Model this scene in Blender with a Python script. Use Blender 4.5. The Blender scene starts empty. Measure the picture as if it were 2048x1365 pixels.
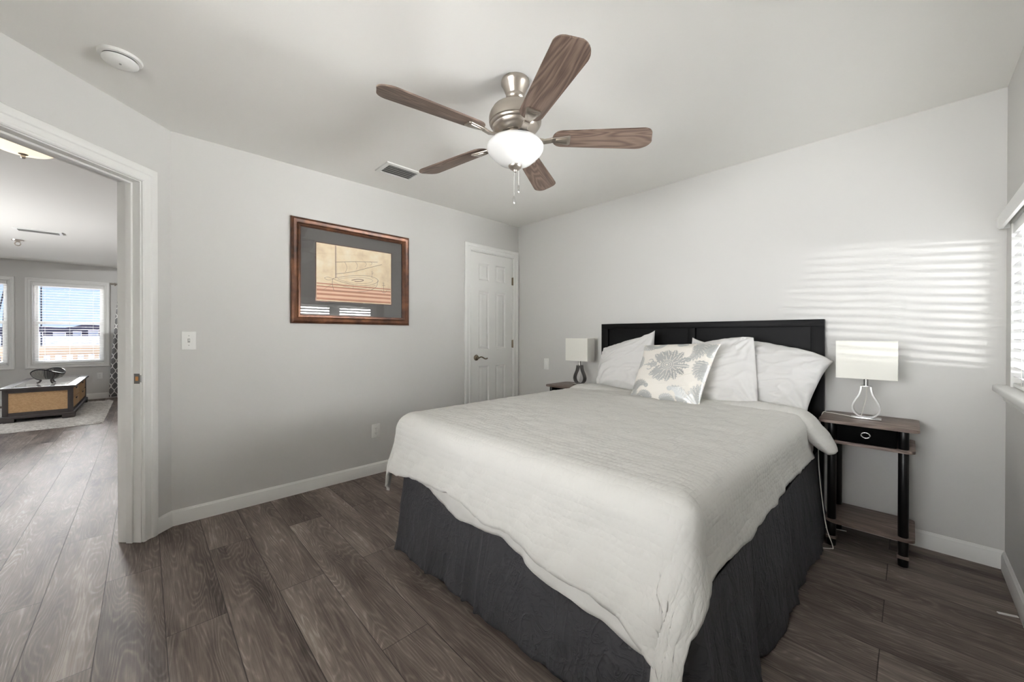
import bpy, bmesh, math, random
import numpy as np
from mathutils import Vector, Matrix, noise as mnoise

PI = math.pi
random.seed(7)
rng = np.random.default_rng(11)
scene = bpy.context.scene
COL = scene.collection

# ------------------------------------------------------------------ camera, sky, daylight, exposure
camd = bpy.data.cameras.new('camera')
camd.sensor_fit = 'HORIZONTAL'; camd.sensor_width = 36.0
camd.lens = 764.603 / 2048 * 36.0
camd.shift_y = -8.5 / 2048
camd.clip_start = 0.02; camd.clip_end = 9000
cam = bpy.data.objects.new('camera', camd); COL.objects.link(cam)
Fv = Vector((-0.72090933, 0.69301677, -0.00418319)); Rv = Vector((0.69301797, 0.72091897, 0.00139056)); Uv = Vector((-0.00397942, 0.00189656, 0.99999028))
cam.matrix_world = Matrix(((Rv.x, Uv.x, -Fv.x, 3.15938734), (Rv.y, Uv.y, -Fv.y, -3.13891171), (Rv.z, Uv.z, -Fv.z, 1.18399108), (0, 0, 0, 1)))
scene.camera = cam

world = bpy.data.worlds.new('sky'); scene.world = world
world.use_nodes = True
wn, wl = world.node_tree.nodes, world.node_tree.links
wn.clear()
w_out = wn.new('ShaderNodeOutputWorld'); w_bg = wn.new('ShaderNodeBackground'); w_tc = wn.new('ShaderNodeTexCoord')
w_sep = wn.new('ShaderNodeSeparateXYZ'); w_cr = wn.new('ShaderNodeValToRGB')
w_map = wn.new('ShaderNodeMapRange'); w_map.inputs[1].default_value = -0.2; w_map.inputs[2].default_value = 0.8
wl.new(w_tc.outputs['Generated'], w_sep.inputs[0]); wl.new(w_sep.outputs['Z'], w_map.inputs[0]); wl.new(w_map.outputs[0], w_cr.inputs[0])
cr = w_cr.color_ramp
cr.elements[0].position = 0.0; cr.elements[0].color = (0.55, 0.60, 0.72, 1)
cr.elements[1].position = 1.0; cr.elements[1].color = (0.22, 0.40, 0.80, 1)
e = cr.elements.new(0.2); e.color = (0.50, 0.64, 0.90, 1)
e = cr.elements.new(0.34); e.color = (0.36, 0.53, 0.88, 1)
wl.new(w_cr.outputs[0], w_bg.inputs[0]); w_bg.inputs[1].default_value = 1.0
wl.new(w_bg.outputs[0], w_out.inputs[0])

SUNS = []
def sun(name, travel, strength, angle_deg, color=(1, 1, 1)):
    d = bpy.data.lights.new(name, 'SUN'); d.energy = strength; d.angle = math.radians(angle_deg); d.color = color
    o = bpy.data.objects.new(name, d); COL.objects.link(o)
    o.rotation_mode = 'QUATERNION'; o.rotation_quaternion = Vector(travel).normalized().to_track_quat('-Z', 'Y')
    SUNS.append(o); return o
def glitter_path(name, az, dist, half, hgt, drop, power):
    # long low streak of sun glitter far out on the bay, seen from the right-hand window
    d = bpy.data.lights.new(name, 'AREA'); d.shape = 'RECTANGLE'; d.size = 2 * half; d.size_y = hgt; d.energy = power
    o = bpy.data.objects.new(name, d); COL.objects.link(o); a = math.radians(az)
    o.location = (3.6 + dist * math.cos(a), -0.8 - dist * math.sin(a), 1.35 - drop)
    v = Vector((3.6, -0.8, 1.35)) - o.location
    o.rotation_mode = 'QUATERNION'; o.rotation_quaternion = v.to_track_quat('-Z', 'Y'); return o
glitter_path('water_glitter', 62.0, 40.0, 6.5, 0.14, 2.1, 8500.0)
glitter_path('water_glitter', 42.0, 40.0, 9.0, 0.14, 2.8, 1500.0)
glitter_path('water_glitter', -4.0, 40.0, 12.0, 0.14, 5.4, 2600.0)
def daylight(name, loc, aim, sx, sy, radiance, color=(1, 1, 1)):
    # bright panel for daylight beyond a real or added window
    d = bpy.data.lights.new(name, 'AREA'); d.shape = 'RECTANGLE'; d.size = sx; d.size_y = sy; d.energy = radiance * PI * sx * sy; d.color = color
    o = bpy.data.objects.new(name, d); COL.objects.link(o); o.location = loc
    o.rotation_mode = 'QUATERNION'; o.rotation_quaternion = (Vector(aim) - Vector(loc)).to_track_quat('-Z', 'Y'); return o
daylight('bay_light', (6.6, 2.2, 1.0), (3.5, -0.8, 1.35), 7.0, 4.2, 52.0)            # outside the right-hand window
daylight('added_fill_light', (1.2, -7.4, 0.5), (2.0, -4.0, 1.5), 4.6, 4.4, 19.0)          # added fill outside the made-up window behind the camera
daylight('added_living_fill', (-3.3, -10.0, -0.2), (-3.3, -7.0, 1.4), 4.0, 3.0, 40.0)        # added fill outside an unseen, added opening in the living room
sun('sea_horizon_light', (1.0, 0.03, -0.17), 11.0, 16)  # low bright sky over the sea, raking in through the far windows
sun('sea_light', (1.0, 0.1, -0.2), 8.0, 100)           # rest of the sky on that side
sun('sun', (0.0, -0.5, -0.86), 4.0, 0.5)               # high sun on deck and sea

vs = scene.view_settings
vs.view_transform = 'Standard'; vs.look = 'None'; vs.exposure = 0.48; vs.gamma = 1.0; vs.use_curve_mapping = False
scene.cycles.use_denoising = True
scene.cycles.max_bounces = 14; scene.cycles.diffuse_bounces = 8; scene.cycles.transparent_max_bounces = 24
scene.cycles.caustics_reflective = False; scene.cycles.caustics_refractive = False
scene.cycles.sample_clamp_indirect = 8.0

# ------------------------------------------------------------------ materials
def srgb(r, g, b):
    f = lambda c: (c / 255 / 12.92) if c / 255 <= 0.04045 else ((c / 255 + 0.055) / 1.055) ** 2.4
    return (f(r), f(g), f(b), 1)

class NT:
    def __init__(s, name):
        s.m = bpy.data.materials.new(name); s.m.use_nodes = True
        s.n, s.l = s.m.node_tree.nodes, s.m.node_tree.links
        s.b = s.n['Principled BSDF']; s.out = s.n['Material Output']
    def new(s, t, **kw):
        n = s.n.new('ShaderNode' + t)
        for k, v in kw.items(): setattr(n, k, v)
        return n
    def put(s, v, sock):
        if isinstance(v, bpy.types.NodeSocket): s.l.new(v, sock)
        else: sock.default_value = v
    def math(s, op, a, b=None, c=None, clamp=False):
        n = s.new('Math', operation=op); n.use_clamp = clamp
        s.put(a, n.inputs[0])
        if b is not None: s.put(b, n.inputs[1])
        if c is not None: s.put(c, n.inputs[2])
        return n.outputs[0]
    def xyz(s, kind='Object'):
        t = s.new('TexCoord'); p = s.new('SeparateXYZ'); s.l.new(t.outputs[kind], p.inputs[0]); return p.outputs[0], p.outputs[1], p.outputs[2]
    def vec(s, x, y, z=0.0):
        n = s.new('CombineXYZ'); s.put(x, n.inputs[0]); s.put(y, n.inputs[1]); s.put(z, n.inputs[2]); return n.outputs[0]
    def noise(s, v, scale, detail=2.0, rough=0.5, dist=0.0):
        n = s.new('TexNoise'); s.put(v, n.inputs['Vector']); n.inputs['Scale'].default_value = scale; n.inputs['Detail'].default_value = detail
        n.inputs['Roughness'].default_value = rough; n.inputs['Distortion'].default_value = dist; return n.outputs[0]
    def white(s, v):
        n = s.new('TexWhiteNoise'); n.noise_dimensions = '3D'; s.put(v, n.inputs['Vector']); return n.outputs['Value'], n.outputs['Color']
    def ramp(s, f, stops):
        n = s.new('ValToRGB'); s.put(f, n.inputs[0]); els = n.color_ramp.elements
        els[0].position, els[0].color = stops[0]; els[1].position, els[1].color = stops[-1]
        for p, c in stops[1:-1]:
            x = els.new(p); x.color = c
        return n.outputs[0]
    def mix(s, f, a, b, mode='MIX'):
        n = s.new('Mix', data_type='RGBA', blend_type=mode); s.put(f, n.inputs[0]); s.put(a, n.inputs[6]); s.put(b, n.inputs[7]); return n.outputs[2]
    def bump(s, h, strength, dist):
        n = s.new('Bump'); n.inputs['Strength'].default_value = strength; n.inputs['Distance'].default_value = dist
        s.put(h, n.inputs['Height']); s.l.new(n.outputs[0], s.b.inputs['Normal'])
    def set(s, color=None, rough=None, metal=None, spec=None):
        if color is not None: s.put(color, s.b.inputs['Base Color'])
        if rough is not None: s.put(rough, s.b.inputs['Roughness'])
        if metal is not None: s.put(metal, s.b.inputs['Metallic'])
        if spec is not None: s.b.inputs['Specular IOR Level'].default_value = spec
        return s.m

def simple(name, color, rough, metal=0.0, bscale=0.0, bstr=0.0, bdist=0.001, spec=0.5, vary=0.0):
    t = NT(name); x, y, z = t.xyz(); c = color
    if vary:
        n = t.noise(t.vec(x, y, z), 9.0, 3.0)
        c = t.mix(n, tuple(v * (1 - vary) for v in color[:3]) + (1,), tuple(min(1, v * (1 + vary)) for v in color[:3]) + (1,))
    t.set(c, rough, metal, spec)
    if bscale: t.bump(t.noise(t.vec(x, y, z), bscale, 3.0), bstr, bdist)
    return t.m

M = {}
M['wall'] = simple('grey_wall_paint', srgb(208, 207, 204), 0.75, 0, 160, 0.12, 0.001, spec=0.3)
M['ceiling'] = simple('white_ceiling_paint', srgb(238, 237, 233), 0.9, 0, 120, 0.15, 0.001, spec=0.2)
M['trim'] = simple('white_trim_paint', srgb(232, 232, 229), 0.42, spec=0.45)
M['door'] = simple('white_door_paint', srgb(231, 231, 228), 0.45)
M['plate'] = simple('white_plastic', srgb(234, 234, 231), 0.35)
M['slot'] = simple('dark_slot', srgb(70, 68, 66), 0.6)
M['slat'] = simple('white_blind_slat', srgb(240, 240, 238), 0.45)
M['vinyl'] = simple('white_vinyl', srgb(238, 238, 236), 0.4)
M['nickel'] = simple('brushed_nickel', srgb(186, 178, 168), 0.30, 1.0, 60, 0.05)
M['bronze'] = simple('aged_bronze', srgb(138, 126, 108), 0.32, 1.0)
M['chrome'] = simple('satin_chrome', srgb(205, 205, 203), 0.22, 1.0)
M['darkmetal'] = simple('dark_gunmetal', srgb(120, 119, 117), 0.33, 1.0)
M['black'] = simple('black_lacquer', srgb(9, 9, 10), 0.5, spec=0.16)
M['tube'] = simple('black_tube', srgb(8, 8, 9), 0.35, spec=0.3)
M['fabricbox'] = simple('black_fabric', srgb(9, 9, 9), 0.95, 0, 400, 0.3, spec=0.05)
M['bowlglass'] = simple('opal_glass', srgb(222, 222, 220), 0.25)
M['shade'] = simple('cream_lamp_shade', srgb(233, 232, 224), 0.85, 0, 500, 0.12)
M['cord'] = simple('white_cord', srgb(228, 226, 218), 0.5)
M['ventdark'] = simple('vent_grey', srgb(168, 168, 164), 0.7)  # plain grey of louvres, screws and small buttons
M['pillow'] = simple('white_cotton', srgb(212, 211, 209), 0.85, 0, 700, 0.1, spec=0.2)
M['linen'] = simple('white_sheet', srgb(212, 211, 207), 0.85, 0, 500, 0.12, spec=0.2)
M['mat'] = simple('grey_mount_board', srgb(96, 94, 91), 0.8)
M['ink'] = simple('brown_ink', srgb(150, 122, 104), 0.8)
M['brass'] = simple('latch_brass', srgb(196, 140, 84), 0.4, 0.6)
M['trunk'] = simple('charcoal_brown_wood', srgb(72, 66, 64), 0.42, vary=0.12)
M['railwood'] = simple('deck_wood', srgb(160, 142, 124), 0.7, vary=0.1)
M['pole'] = simple('dark_pole', srgb(50, 52, 60), 0.6)
M['shore'] = simple('far_shore', srgb(92, 84, 96), 0.95, vary=0.3)
M['house'] = simple('pale_house', srgb(240, 232, 222), 0.8)
M['houseroof'] = simple('grey_roof', srgb(150, 140, 145), 0.8)

def floor_material():
    t = NT('grey_brown_plank_floor'); x, y, z = t.xyz()
    rowf = t.math('DIVIDE', t.math('ADD', y, 3.08), 0.194); row = t.math('FLOOR', rowf); fy = t.math('SUBTRACT', rowf, row)
    par = t.math('SUBTRACT', row, t.math('MULTIPLY', t.math('FLOOR', t.math('DIVIDE', row, 2.0)), 2.0))
    xs = t.math('DIVIDE', t.math('SUBTRACT', t.math('SUBTRACT', x, 0.505), t.math('MULTIPLY', t.math('SUBTRACT', 1.0, par), 0.645)), 1.29)
    colm = t.math('FLOOR', xs); fx = t.math('SUBTRACT', xs, colm)
    idv = t.vec(row, colm, 3.7)
    rv, rc = t.white(idv)
    rs = t.new('SeparateColor'); t.l.new(rc, rs.inputs[0]); r1, r2, r3 = rs.outputs
    # cathedral grain: contour lines of a stretched noise, different on each plank
    gx = t.math('ADD', t.math('MULTIPLY', x, 1.0), t.math('MULTIPLY', r1, 40.0)); gy = t.math('ADD', t.math('MULTIPLY', y, 8.0), t.math('MULTIPLY', r2, 17.0))
    n1 = t.noise(t.vec(gx, gy, t.math('MULTIPLY', r3, 9.0)), 1.0, 2.0, 0.4, 0.25)
    ring = t.math('POWER', t.math('MULTIPLY_ADD', t.math('SINE', t.math('MULTIPLY', n1, 190.0)), 0.5, 0.5), 2.6)
    fine = t.noise(t.vec(t.math('MULTIPLY', x, 7.0), t.math('MULTIPLY', y, 210.0), r3), 1.0, 3.0, 0.6)
    blot = t.noise(t.vec(t.math('MULTIPLY', gx, 1.2), t.math('MULTIPLY', gy, 0.8), 5.0), 1.0, 3.0, 0.55, 0.3)
    brk = t.noise(t.vec(t.math('MULTIPLY', x, 16.0), t.math('MULTIPLY', y, 50.0), r1), 1.0, 2.0)
    ringb = t.math('MULTIPLY', ring, t.math('MULTIPLY_ADD', brk, 1.8, -0.35, clamp=True))
    v = t.math('ADD', t.math('MULTIPLY', ringb, 0.21), t.math('ADD', t.math('MULTIPLY', fine, 0.42), t.math('MULTIPLY', blot, 0.85)))
    v = t.math('ADD', v, t.math('MULTIPLY', t.math('SUBTRACT', rv, 0.5), 0.16))
    col = t.ramp(v, [(0.40, srgb(60, 51, 47)), (0.58, srgb(98, 87, 81)), (0.80, srgb(130, 119, 111)), (1.05 - 0.05, srgb(170, 160, 151))])
    ey = t.math('MULTIPLY', t.math('MINIMUM', fy, t.math('SUBTRACT', 1.0, fy)), 0.194)
    ex = t.math('MULTIPLY', t.math('MINIMUM', fx, t.math('SUBTRACT', 1.0, fx)), 1.29)
    ed = t.math('MINIMUM', ey, ex)
    seam = t.math('SUBTRACT', 1.0, t.math('DIVIDE', ed, 0.0026, clamp=True))
    col = t.mix(t.math('MULTIPLY', seam, 0.9), col, srgb(30, 26, 24))
    t.set(col, t.math('MULTIPLY_ADD', fine, 0.12, 0.62), spec=0.4)
    h = t.math('ADD', t.math('MULTIPLY', ringb, 0.4), t.math('SUBTRACT', t.math('MULTIPLY', fine, 0.5), t.math('MULTIPLY', seam, 3.0)))
    t.bump(h, 0.35, 0.0012)
    return t.m
M['floor'] = floor_material()

def wood_material(name, dark, mid, light, along='Object', sx=1.0, ring_k=60.0, rough=0.5):
    # grain runs along the local X axis
    t = NT(name); x, y, z = t.xyz(along)
    info = t.new('ObjectInfo')
    ox = t.math('MULTIPLY', info.outputs['Random'], 23.0)
    n1 = t.noise(t.vec(t.math('MULTIPLY_ADD', x, 1.7 * sx, ox), t.math('MULTIPLY', y, 13.0), t.math('MULTIPLY_ADD', z, 6.0, ox)), 1.0, 1.5, 0.45, 0.5)
    ring = t.math('MULTIPLY_ADD', t.math('SINE', t.math('MULTIPLY', n1, ring_k)), 0.5, 0.5)
    fine = t.noise(t.vec(t.math('MULTIPLY_ADD', x, 9.0, ox), t.math('MULTIPLY', y, 260.0), t.math('MULTIPLY', z, 150.0)), 1.0, 3.0, 0.6)
    v = t.math('ADD', t.math('MULTIPLY', ring, 0.3), t.math('ADD', t.math('MULTIPLY', fine, 0.5), t.math('MULTIPLY', n1, 0.35)))
    t.set(t.ramp(v, [(0.3, dark), (0.6, mid), (0.95, light)]), rough)
    t.bump(t.math('ADD', ring, fine), 0.2, 0.0006)
    return t.m
M['blade'] = wood_material('fan_blade_wood', srgb(78, 63, 55), srgb(112, 94, 83), srgb(142, 124, 112), ring_k=80.0, rough=0.55)
M['shelf'] = wood_material('walnut_board', srgb(84, 70, 64), srgb(116, 101, 93), srgb(146, 131, 122), rough=0.5)

def frame_material():
    t = NT('bronzed_frame_wood'); x, y, z = t.xyz()
    n = t.noise(t.vec(x, y, z), 14.0, 4.0, 0.6); n2 = t.noise(t.vec(x, t.math('MULTIPLY', y, 2.0), t.math('MULTIPLY', z, 2.0)), 4.0, 2.0)
    v = t.math('ADD', t.math('MULTIPLY', n, 0.6), t.math('MULTIPLY', n2, 0.5))
    t.set(t.ramp(v, [(0.35, srgb(46, 28, 20)), (0.6, srgb(98, 62, 42)), (0.85, srgb(146, 98, 66))]), 0.30, 0.35)
    return t.m
M['frame'] = frame_material()

def print_material():
    t = NT('sepia_print'); x, y, z = t.xyz()
    n = t.noise(t.vec(x, y, z), 9.0, 4.0, 0.6)
    t.set(t.ramp(n, [(0.3, srgb(232, 208, 174)), (0.5, srgb(250, 230, 196)), (0.7, srgb(255, 242, 216))]), 0.75)
    return t.m
M['print'] = print_material()
M['stripe'] = simple('rust_wash', srgb(206, 148, 120), 0.8, vary=0.15)
M['stripe2'] = simple('pale_wash', srgb(252, 212, 184), 0.8, vary=0.08)

def glass_material(name, tint=(1, 1, 1, 1), k=1.0, ior=1.45):
    t = NT(name); t.n.remove(t.b)
    tr = t.new('BsdfTransparent'); tr.inputs[0].default_value = tint
    gl = t.new('BsdfGlossy'); gl.inputs['Roughness'].default_value = 0.0
    fr = t.new('Fresnel'); ge = t.new('NewGeometry'); t.put(t.math('MULTIPLY_ADD', ge.outputs['Backfacing'], 1 / ior - ior, ior), fr.inputs[0])
    mx = t.new('MixShader'); f = t.math('MULTIPLY', fr.outputs[0], k, clamp=True)
    t.l.new(f, mx.inputs[0]); t.l.new(tr.outputs[0], mx.inputs[1]); t.l.new(gl.outputs[0], mx.inputs[2]); t.l.new(mx.outputs[0], t.out.inputs[0])
    return t.m
M['ventback'] = simple('vent_throat', srgb(120, 119, 116), 0.8)
M['glass'] = glass_material('clear_window_glass')
M['picglass'] = glass_material('picture_glass', k=1.0, ior=1.52)

def seersucker():
    t = NT('white_crinkle_cotton'); u, v, w = t.xyz('UV')
    d1 = t.noise(t.vec(u, v, 0.0), 9.0, 2.0); d2 = t.noise(t.vec(v, u, 4.0), 9.0, 2.0)
    uu = t.math('ADD', u, t.math('MULTIPLY', d1, 0.030)); vv = t.math('ADD', v, t.math('MULTIPLY', d2, 0.030))
    a = t.math('ABSOLUTE', t.math('SINE', t.math('MULTIPLY', uu, PI / 0.020))); b = t.math('ABSOLUTE', t.math('SINE', t.math('MULTIPLY', vv, PI / 0.027)))
    cell = t.math('POWER', t.math('MULTIPLY', a, b), 0.9)
    amp = t.math('MULTIPLY_ADD', t.noise(t.vec(u, v, 2.0), 22.0, 2.0), 1.6, -0.25, clamp=True)
    n = t.noise(t.vec(u, v, 0.0), 60.0, 3.0)
    t.set(srgb(203, 202, 198), 0.9, spec=0.12)
    t.bump(t.math('ADD', t.math('MULTIPLY', cell, amp), t.math('MULTIPLY', n, 0.6)), 0.36, 0.005)
    return t.m
M['quilt'] = seersucker()

def skirt_mat():
    t = NT('charcoal_skirt_cloth'); u, v, w = t.xyz('UV')
    n = t.noise(t.vec(t.math('MULTIPLY', u, 9.0), t.math('MULTIPLY', v, 2.5), 0.0), 1.0, 3.0, 0.6, 1.2)
    cr_ = t.math('POWER', t.math('SUBTRACT', 1.0, t.math('ABSOLUTE', t.math('MULTIPLY_ADD', n, 2.0, -1.0))), 10.0)
    n2 = t.noise(t.vec(u, v, 3.0), 16.0, 3.0, 0.6, 0.8)
    cr2 = t.math('POWER', t.math('SUBTRACT', 1.0, t.math('ABSOLUTE', t.math('MULTIPLY_ADD', n2, 2.0, -1.0))), 14.0)
    t.set(srgb(66, 66, 69), 0.85, spec=0.25)
    t.bump(t.math('ADD', cr_, t.math('MULTIPLY', cr2, 0.5)), 0.7, 0.007)
    return t.m
M['skirt'] = skirt_mat()

def damask():
    t = NT('cream_cloth_with_silver_damask'); at = t.new('Attribute', attribute_name='damask')
    f = t.math('MULTIPLY', at.outputs['Fac'], 1.0, clamp=True)
    t.set(t.mix(f, srgb(230, 226, 218), srgb(190, 192, 191)), t.math('MULTIPLY_ADD', f, -0.42, 0.85), t.math('MULTIPLY', f, 0.6))
    return t.m
M['damask'] = damask()

def wicker():
    t = NT('tan_woven_wicker'); x, y, z = t.xyz()
    w = t.new('TexBrick'); t.l.new(t.vec(t.math('ADD', y, x), z, 0.0), w.inputs['Vector'])
    w.inputs['Scale'].default_value = 1.0; w.inputs['Brick Width'].default_value = 0.016; w.inputs['Row Height'].default_value = 0.007; w.inputs['Mortar Size'].default_value = 0.0009
    w.inputs['Color1'].default_value = srgb(222, 186, 140); w.inputs['Color2'].default_value = srgb(198, 158, 112); w.inputs['Mortar'].default_value = srgb(158, 120, 82)
    n = t.noise(t.vec(x, y, z), 30.0, 2.0)
    t.set(t.mix(t.math('MULTIPLY', n, 0.35), w.outputs[0], srgb(226, 192, 148)), 0.6)
    t.bump(w.outputs[1], -0.6, 0.003)
    return t.m
M['wicker'] = wicker()

def rug_mat():
    t = NT('shaggy_grey_pile'); x, y, z = t.xyz()
    n = t.noise(t.vec(t.math('MULTIPLY', x, 2.2), y, z), 22.0, 5.0, 0.7, 1.0)
    t.set(t.ramp(n, [(0.30, srgb(150, 145, 141)), (0.48, srgb(216, 212, 207)), (0.64, srgb(244, 242, 238))]), 0.95, spec=0.1)
    t.bump(n, 0.9, 0.02)
    return t.m
M['rug'] = rug_mat()

def curtain_mat():
    t = NT('grey_trellis_curtain'); u, v, w = t.xyz('UV')
    # two mirrored families of wavy lines: an ogee trellis
    s_ = t.math('MULTIPLY', t.math('SINE', t.math('MULTIPLY', v, 2 * PI / 0.185)), 0.25)
    u1 = t.math('DIVIDE', u, 0.125)
    def line(sh):
        q = t.math('ADD', u1, sh); q = t.math('ABSOLUTE', t.math('SUBTRACT', t.math('SUBTRACT', q, t.math('FLOOR', q)), 0.5))
        return t.math('LESS_THAN', q, 0.075)
    m = t.math('MAXIMUM', line(s_), line(t.math('ADD', t.math('MULTIPLY', s_, -1.0), 0.5)))
    t.set(t.mix(m, srgb(122, 121, 121), srgb(238, 238, 235)), 0.85, spec=0.2)
    return t.m
M['curtain'] = curtain_mat()

def water_mat():
    t = NT('sea_painted_glints'); x, y, z = t.xyz()
    n = t.noise(t.vec(t.math('MULTIPLY', x, 0.5), t.math('MULTIPLY', y, 0.9), 0.0), 0.35, 4.0, 0.65)
    t.set(t.ramp(n, [(0.40, srgb(92, 94, 116)), (0.60, srgb(176, 176, 188))]), 0.95, spec=0.0); t.bump(n, 1.0, 2.0)  # pale glints on the waves are painted into the colour ramp
    return t.m
M['water'] = water_mat()

def bowl_mat():
    t = NT('dark_woven_bowl'); u, v, w = t.xyz('UV')
    s1 = t.math('GREATER_THAN', t.math('SINE', t.math('MULTIPLY', u, 2 * PI * 64)), -0.2)
    big = t.math('GREATER_THAN', t.math('SINE', t.math('MULTIPLY_ADD', u, 2 * PI * 3, 0.6)), 0.1)
    c = t.mix(t.math('MULTIPLY', s1, t.math('SUBTRACT', 1.0, big)), srgb(52, 51, 50), srgb(160, 157, 150))
    t.set(t.mix(t.math('MULTIPLY', s1, big), c, srgb(92, 90, 88)), 0.5)
    t.bump(t.math('SINE', t.math('MULTIPLY', u, 2 * PI * 64)), 0.4, 0.002)
    return t.m
M['wovenbowl'] = bowl_mat()

def lamp_glow():
    t = NT('lit_frosted_glass'); t.set(srgb(250, 236, 210), 0.35)
    t.b.inputs['Emission Color'].default_value = (1.0, 0.86, 0.66, 1); t.b.inputs['Emission Strength'].default_value = 0.75
    return t.m
M['glow'] = lamp_glow()

# ------------------------------------------------------------------ mesh helpers
class MB:
    def __init__(s): s.bm = bmesh.new(); s.uv = None; s.att = None
    def quad(s, *pts):
        return s.bm.faces.new([s.bm.verts.new(p) for p in pts])
    def box(s, x0, x1, y0, y1, z0, z1, mtx=None, bev=0.0, seg=2):
        b = bmesh.new()
        vs_ = [b.verts.new((x, y, z)) for x in (x0, x1) for y in (y0, y1) for z in (z0, z1)]
        for f in ((0, 1, 3, 2), (4, 6, 7, 5), (0, 4, 5, 1), (2, 3, 7, 6), (0, 2, 6, 4), (1, 5, 7, 3)): b.faces.new([vs_[i] for i in f])
        if bev: bmesh.ops.bevel(b, geom=b.edges[:], offset=bev, segments=seg, profile=0.5, affect='EDGES')
        s._merge(b, mtx); return s
    def _merge(s, b, mtx=None):
        bmesh.ops.recalc_face_normals(b, faces=b.faces[:])
        mp = {}
        for v in b.verts: mp[v] = s.bm.verts.new(mtx @ v.co if mtx else v.co)
        for f in b.faces:
            try: s.bm.faces.new([mp[v] for v in f.verts])
            except ValueError: pass
        b.free()
    def prism(s, poly, z0, z1, fn=None, bev=0.0):
        # poly: (a, b) outline extruded from c = z0 to c = z1, fn maps (a, b, c) to a point
        fn = fn or (lambda a, b, c: (a, b, c)); bb = bmesh.new()
        lo = [bb.verts.new(fn(a, b, z0)) for a, b in poly]; hi = [bb.verts.new(fn(a, b, z1)) for a, b in poly]; n = len(poly)
        bb.faces.new(lo); bb.faces.new(hi[::-1])
        for i in range(n): bb.faces.new((lo[i], lo[(i + 1) % n], hi[(i + 1) % n], hi[i]))
        if bev: bmesh.ops.bevel(bb, geom=bb.edges[:], offset=bev, segments=2, profile=0.5, affect='EDGES')
        s._merge(bb); return s
    def lathe(s, prof, c=(0, 0, 0), seg=40, axis='z', mtx=None):
        b = bmesh.new(); rows = []
        for r, h in prof:
            if r < 1e-6: rows.append([b.verts.new((0, 0, h))])
            else: rows.append([b.verts.new((r * math.cos(2 * PI * k / seg), r * math.sin(2 * PI * k / seg), h)) for k in range(seg)])
        for A, B in zip(rows, rows[1:]):
            for k in range(seg):
                k2 = (k + 1) % seg
                if len(A) == 1 and len(B) == 1: continue
                if len(A) == 1: b.faces.new((A[0], B[k], B[k2]))
                elif len(B) == 1: b.faces.new((A[k], B[0], A[k2]))
                else: b.faces.new((A[k], B[k], B[k2], A[k2]))
        m = Matrix.Translation(c)
        if axis == 'x': m = m @ Matrix.Rotation(PI / 2, 4, 'Y')
        if axis == 'y': m = m @ Matrix.Rotation(-PI / 2, 4, 'X')
        s._merge(b, m if mtx is None else mtx); return s
    def cyl(s, p0, p1, r0, r1=None, seg=24):
        p0, p1 = Vector(p0), Vector(p1); d = p1 - p0; L = d.length; r1 = r0 if r1 is None else r1
        m = Matrix.Translation(p0) @ d.to_track_quat('Z', 'Y').to_matrix().to_4x4()
        return s.lathe([(0, 0), (r0, 0), (r1, L), (0, L)], seg=seg, mtx=m)
    def tube(s, pts, r, seg=10, flat=None, closed=False):
        # round tube (or flat band when flat = (half width along a fixed axis, axis vector, half thickness))
        pts = [Vector(p) for p in pts]; n = len(pts); b = bmesh.new(); rings = []
        for i, p in enumerate(pts):
            a = pts[(i - 1) % n] if (closed or i > 0) else p; c = pts[(i + 1) % n] if (closed or i < n - 1) else p
            t_ = (c - a).normalized()
            if flat:
                ax = Vector(flat[1]).normalized(); nn = t_.cross(ax).normalized()
                rings.append([b.verts.new(p + ax * sx * flat[0] + nn * sy * flat[2]) for sx, sy in ((-1, -1), (1, -1), (1, 1), (-1, 1))])
            else:
                up = Vector((0, 0, 1)) if abs(t_.z) < 0.9 else Vector((1, 0, 0))
                e1 = t_.cross(up).normalized(); e2 = t_.cross(e1).normalized()
                rings.append([b.verts.new(p + e1 * r * math.cos(2 * PI * k / seg) + e2 * r * math.sin(2 * PI * k / seg)) for k in range(seg)])
        m_ = len(rings[0])
        for i in range(n if closed else n - 1):
            A, B = rings[i], rings[(i + 1) % n]
            for k in range(m_): b.faces.new((A[k], A[(k + 1) % m_], B[(k + 1) % m_], B[k]))
        if not closed: b.faces.new(rings[0][::-1]); b.faces.new(rings[-1])
        s._merge(b); return s
    def moulding(s, prof, path, fn, closed=False):
        # prof: (d outward from the opening, h out of the wall); path: corner points (a, b); mitred; fn(a, b, h) -> point
        n = len(path); rows = []
        for i in range(n):
            p = Vector(path[i])
            def nrm(a, b):
                t_ = (Vector(b) - Vector(a)).normalized(); return Vector((-t_.y, t_.x))
            if closed: n0, n1 = nrm(path[i - 1], path[i]), nrm(path[i], path[(i + 1) % n])
            else:
                n0 = nrm(path[i - 1], path[i]) if i > 0 else nrm(path[0], path[1]); n1 = nrm(path[i], path[i + 1]) if i < n - 1 else n0
            mit = (n0 + n1) / (1 + n0.dot(n1)); rows.append([fn(*(p + mit * d), h) for d, h in prof])
        b = bmesh.new(); V = [[b.verts.new(q) for q in r] for r in rows]
        for i in range(n if closed else n - 1):
            A, B = V[i], V[(i + 1) % n]
            for k in range(len(prof) - 1): b.faces.new((A[k], A[k + 1], B[k + 1], B[k]))
            if not closed or True: b.faces.new((A[-1], A[0], B[0], B[-1]))
        if not closed: b.faces.new(V[0]); b.faces.new(V[-1][::-1])
        s._merge(b); return s

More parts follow.
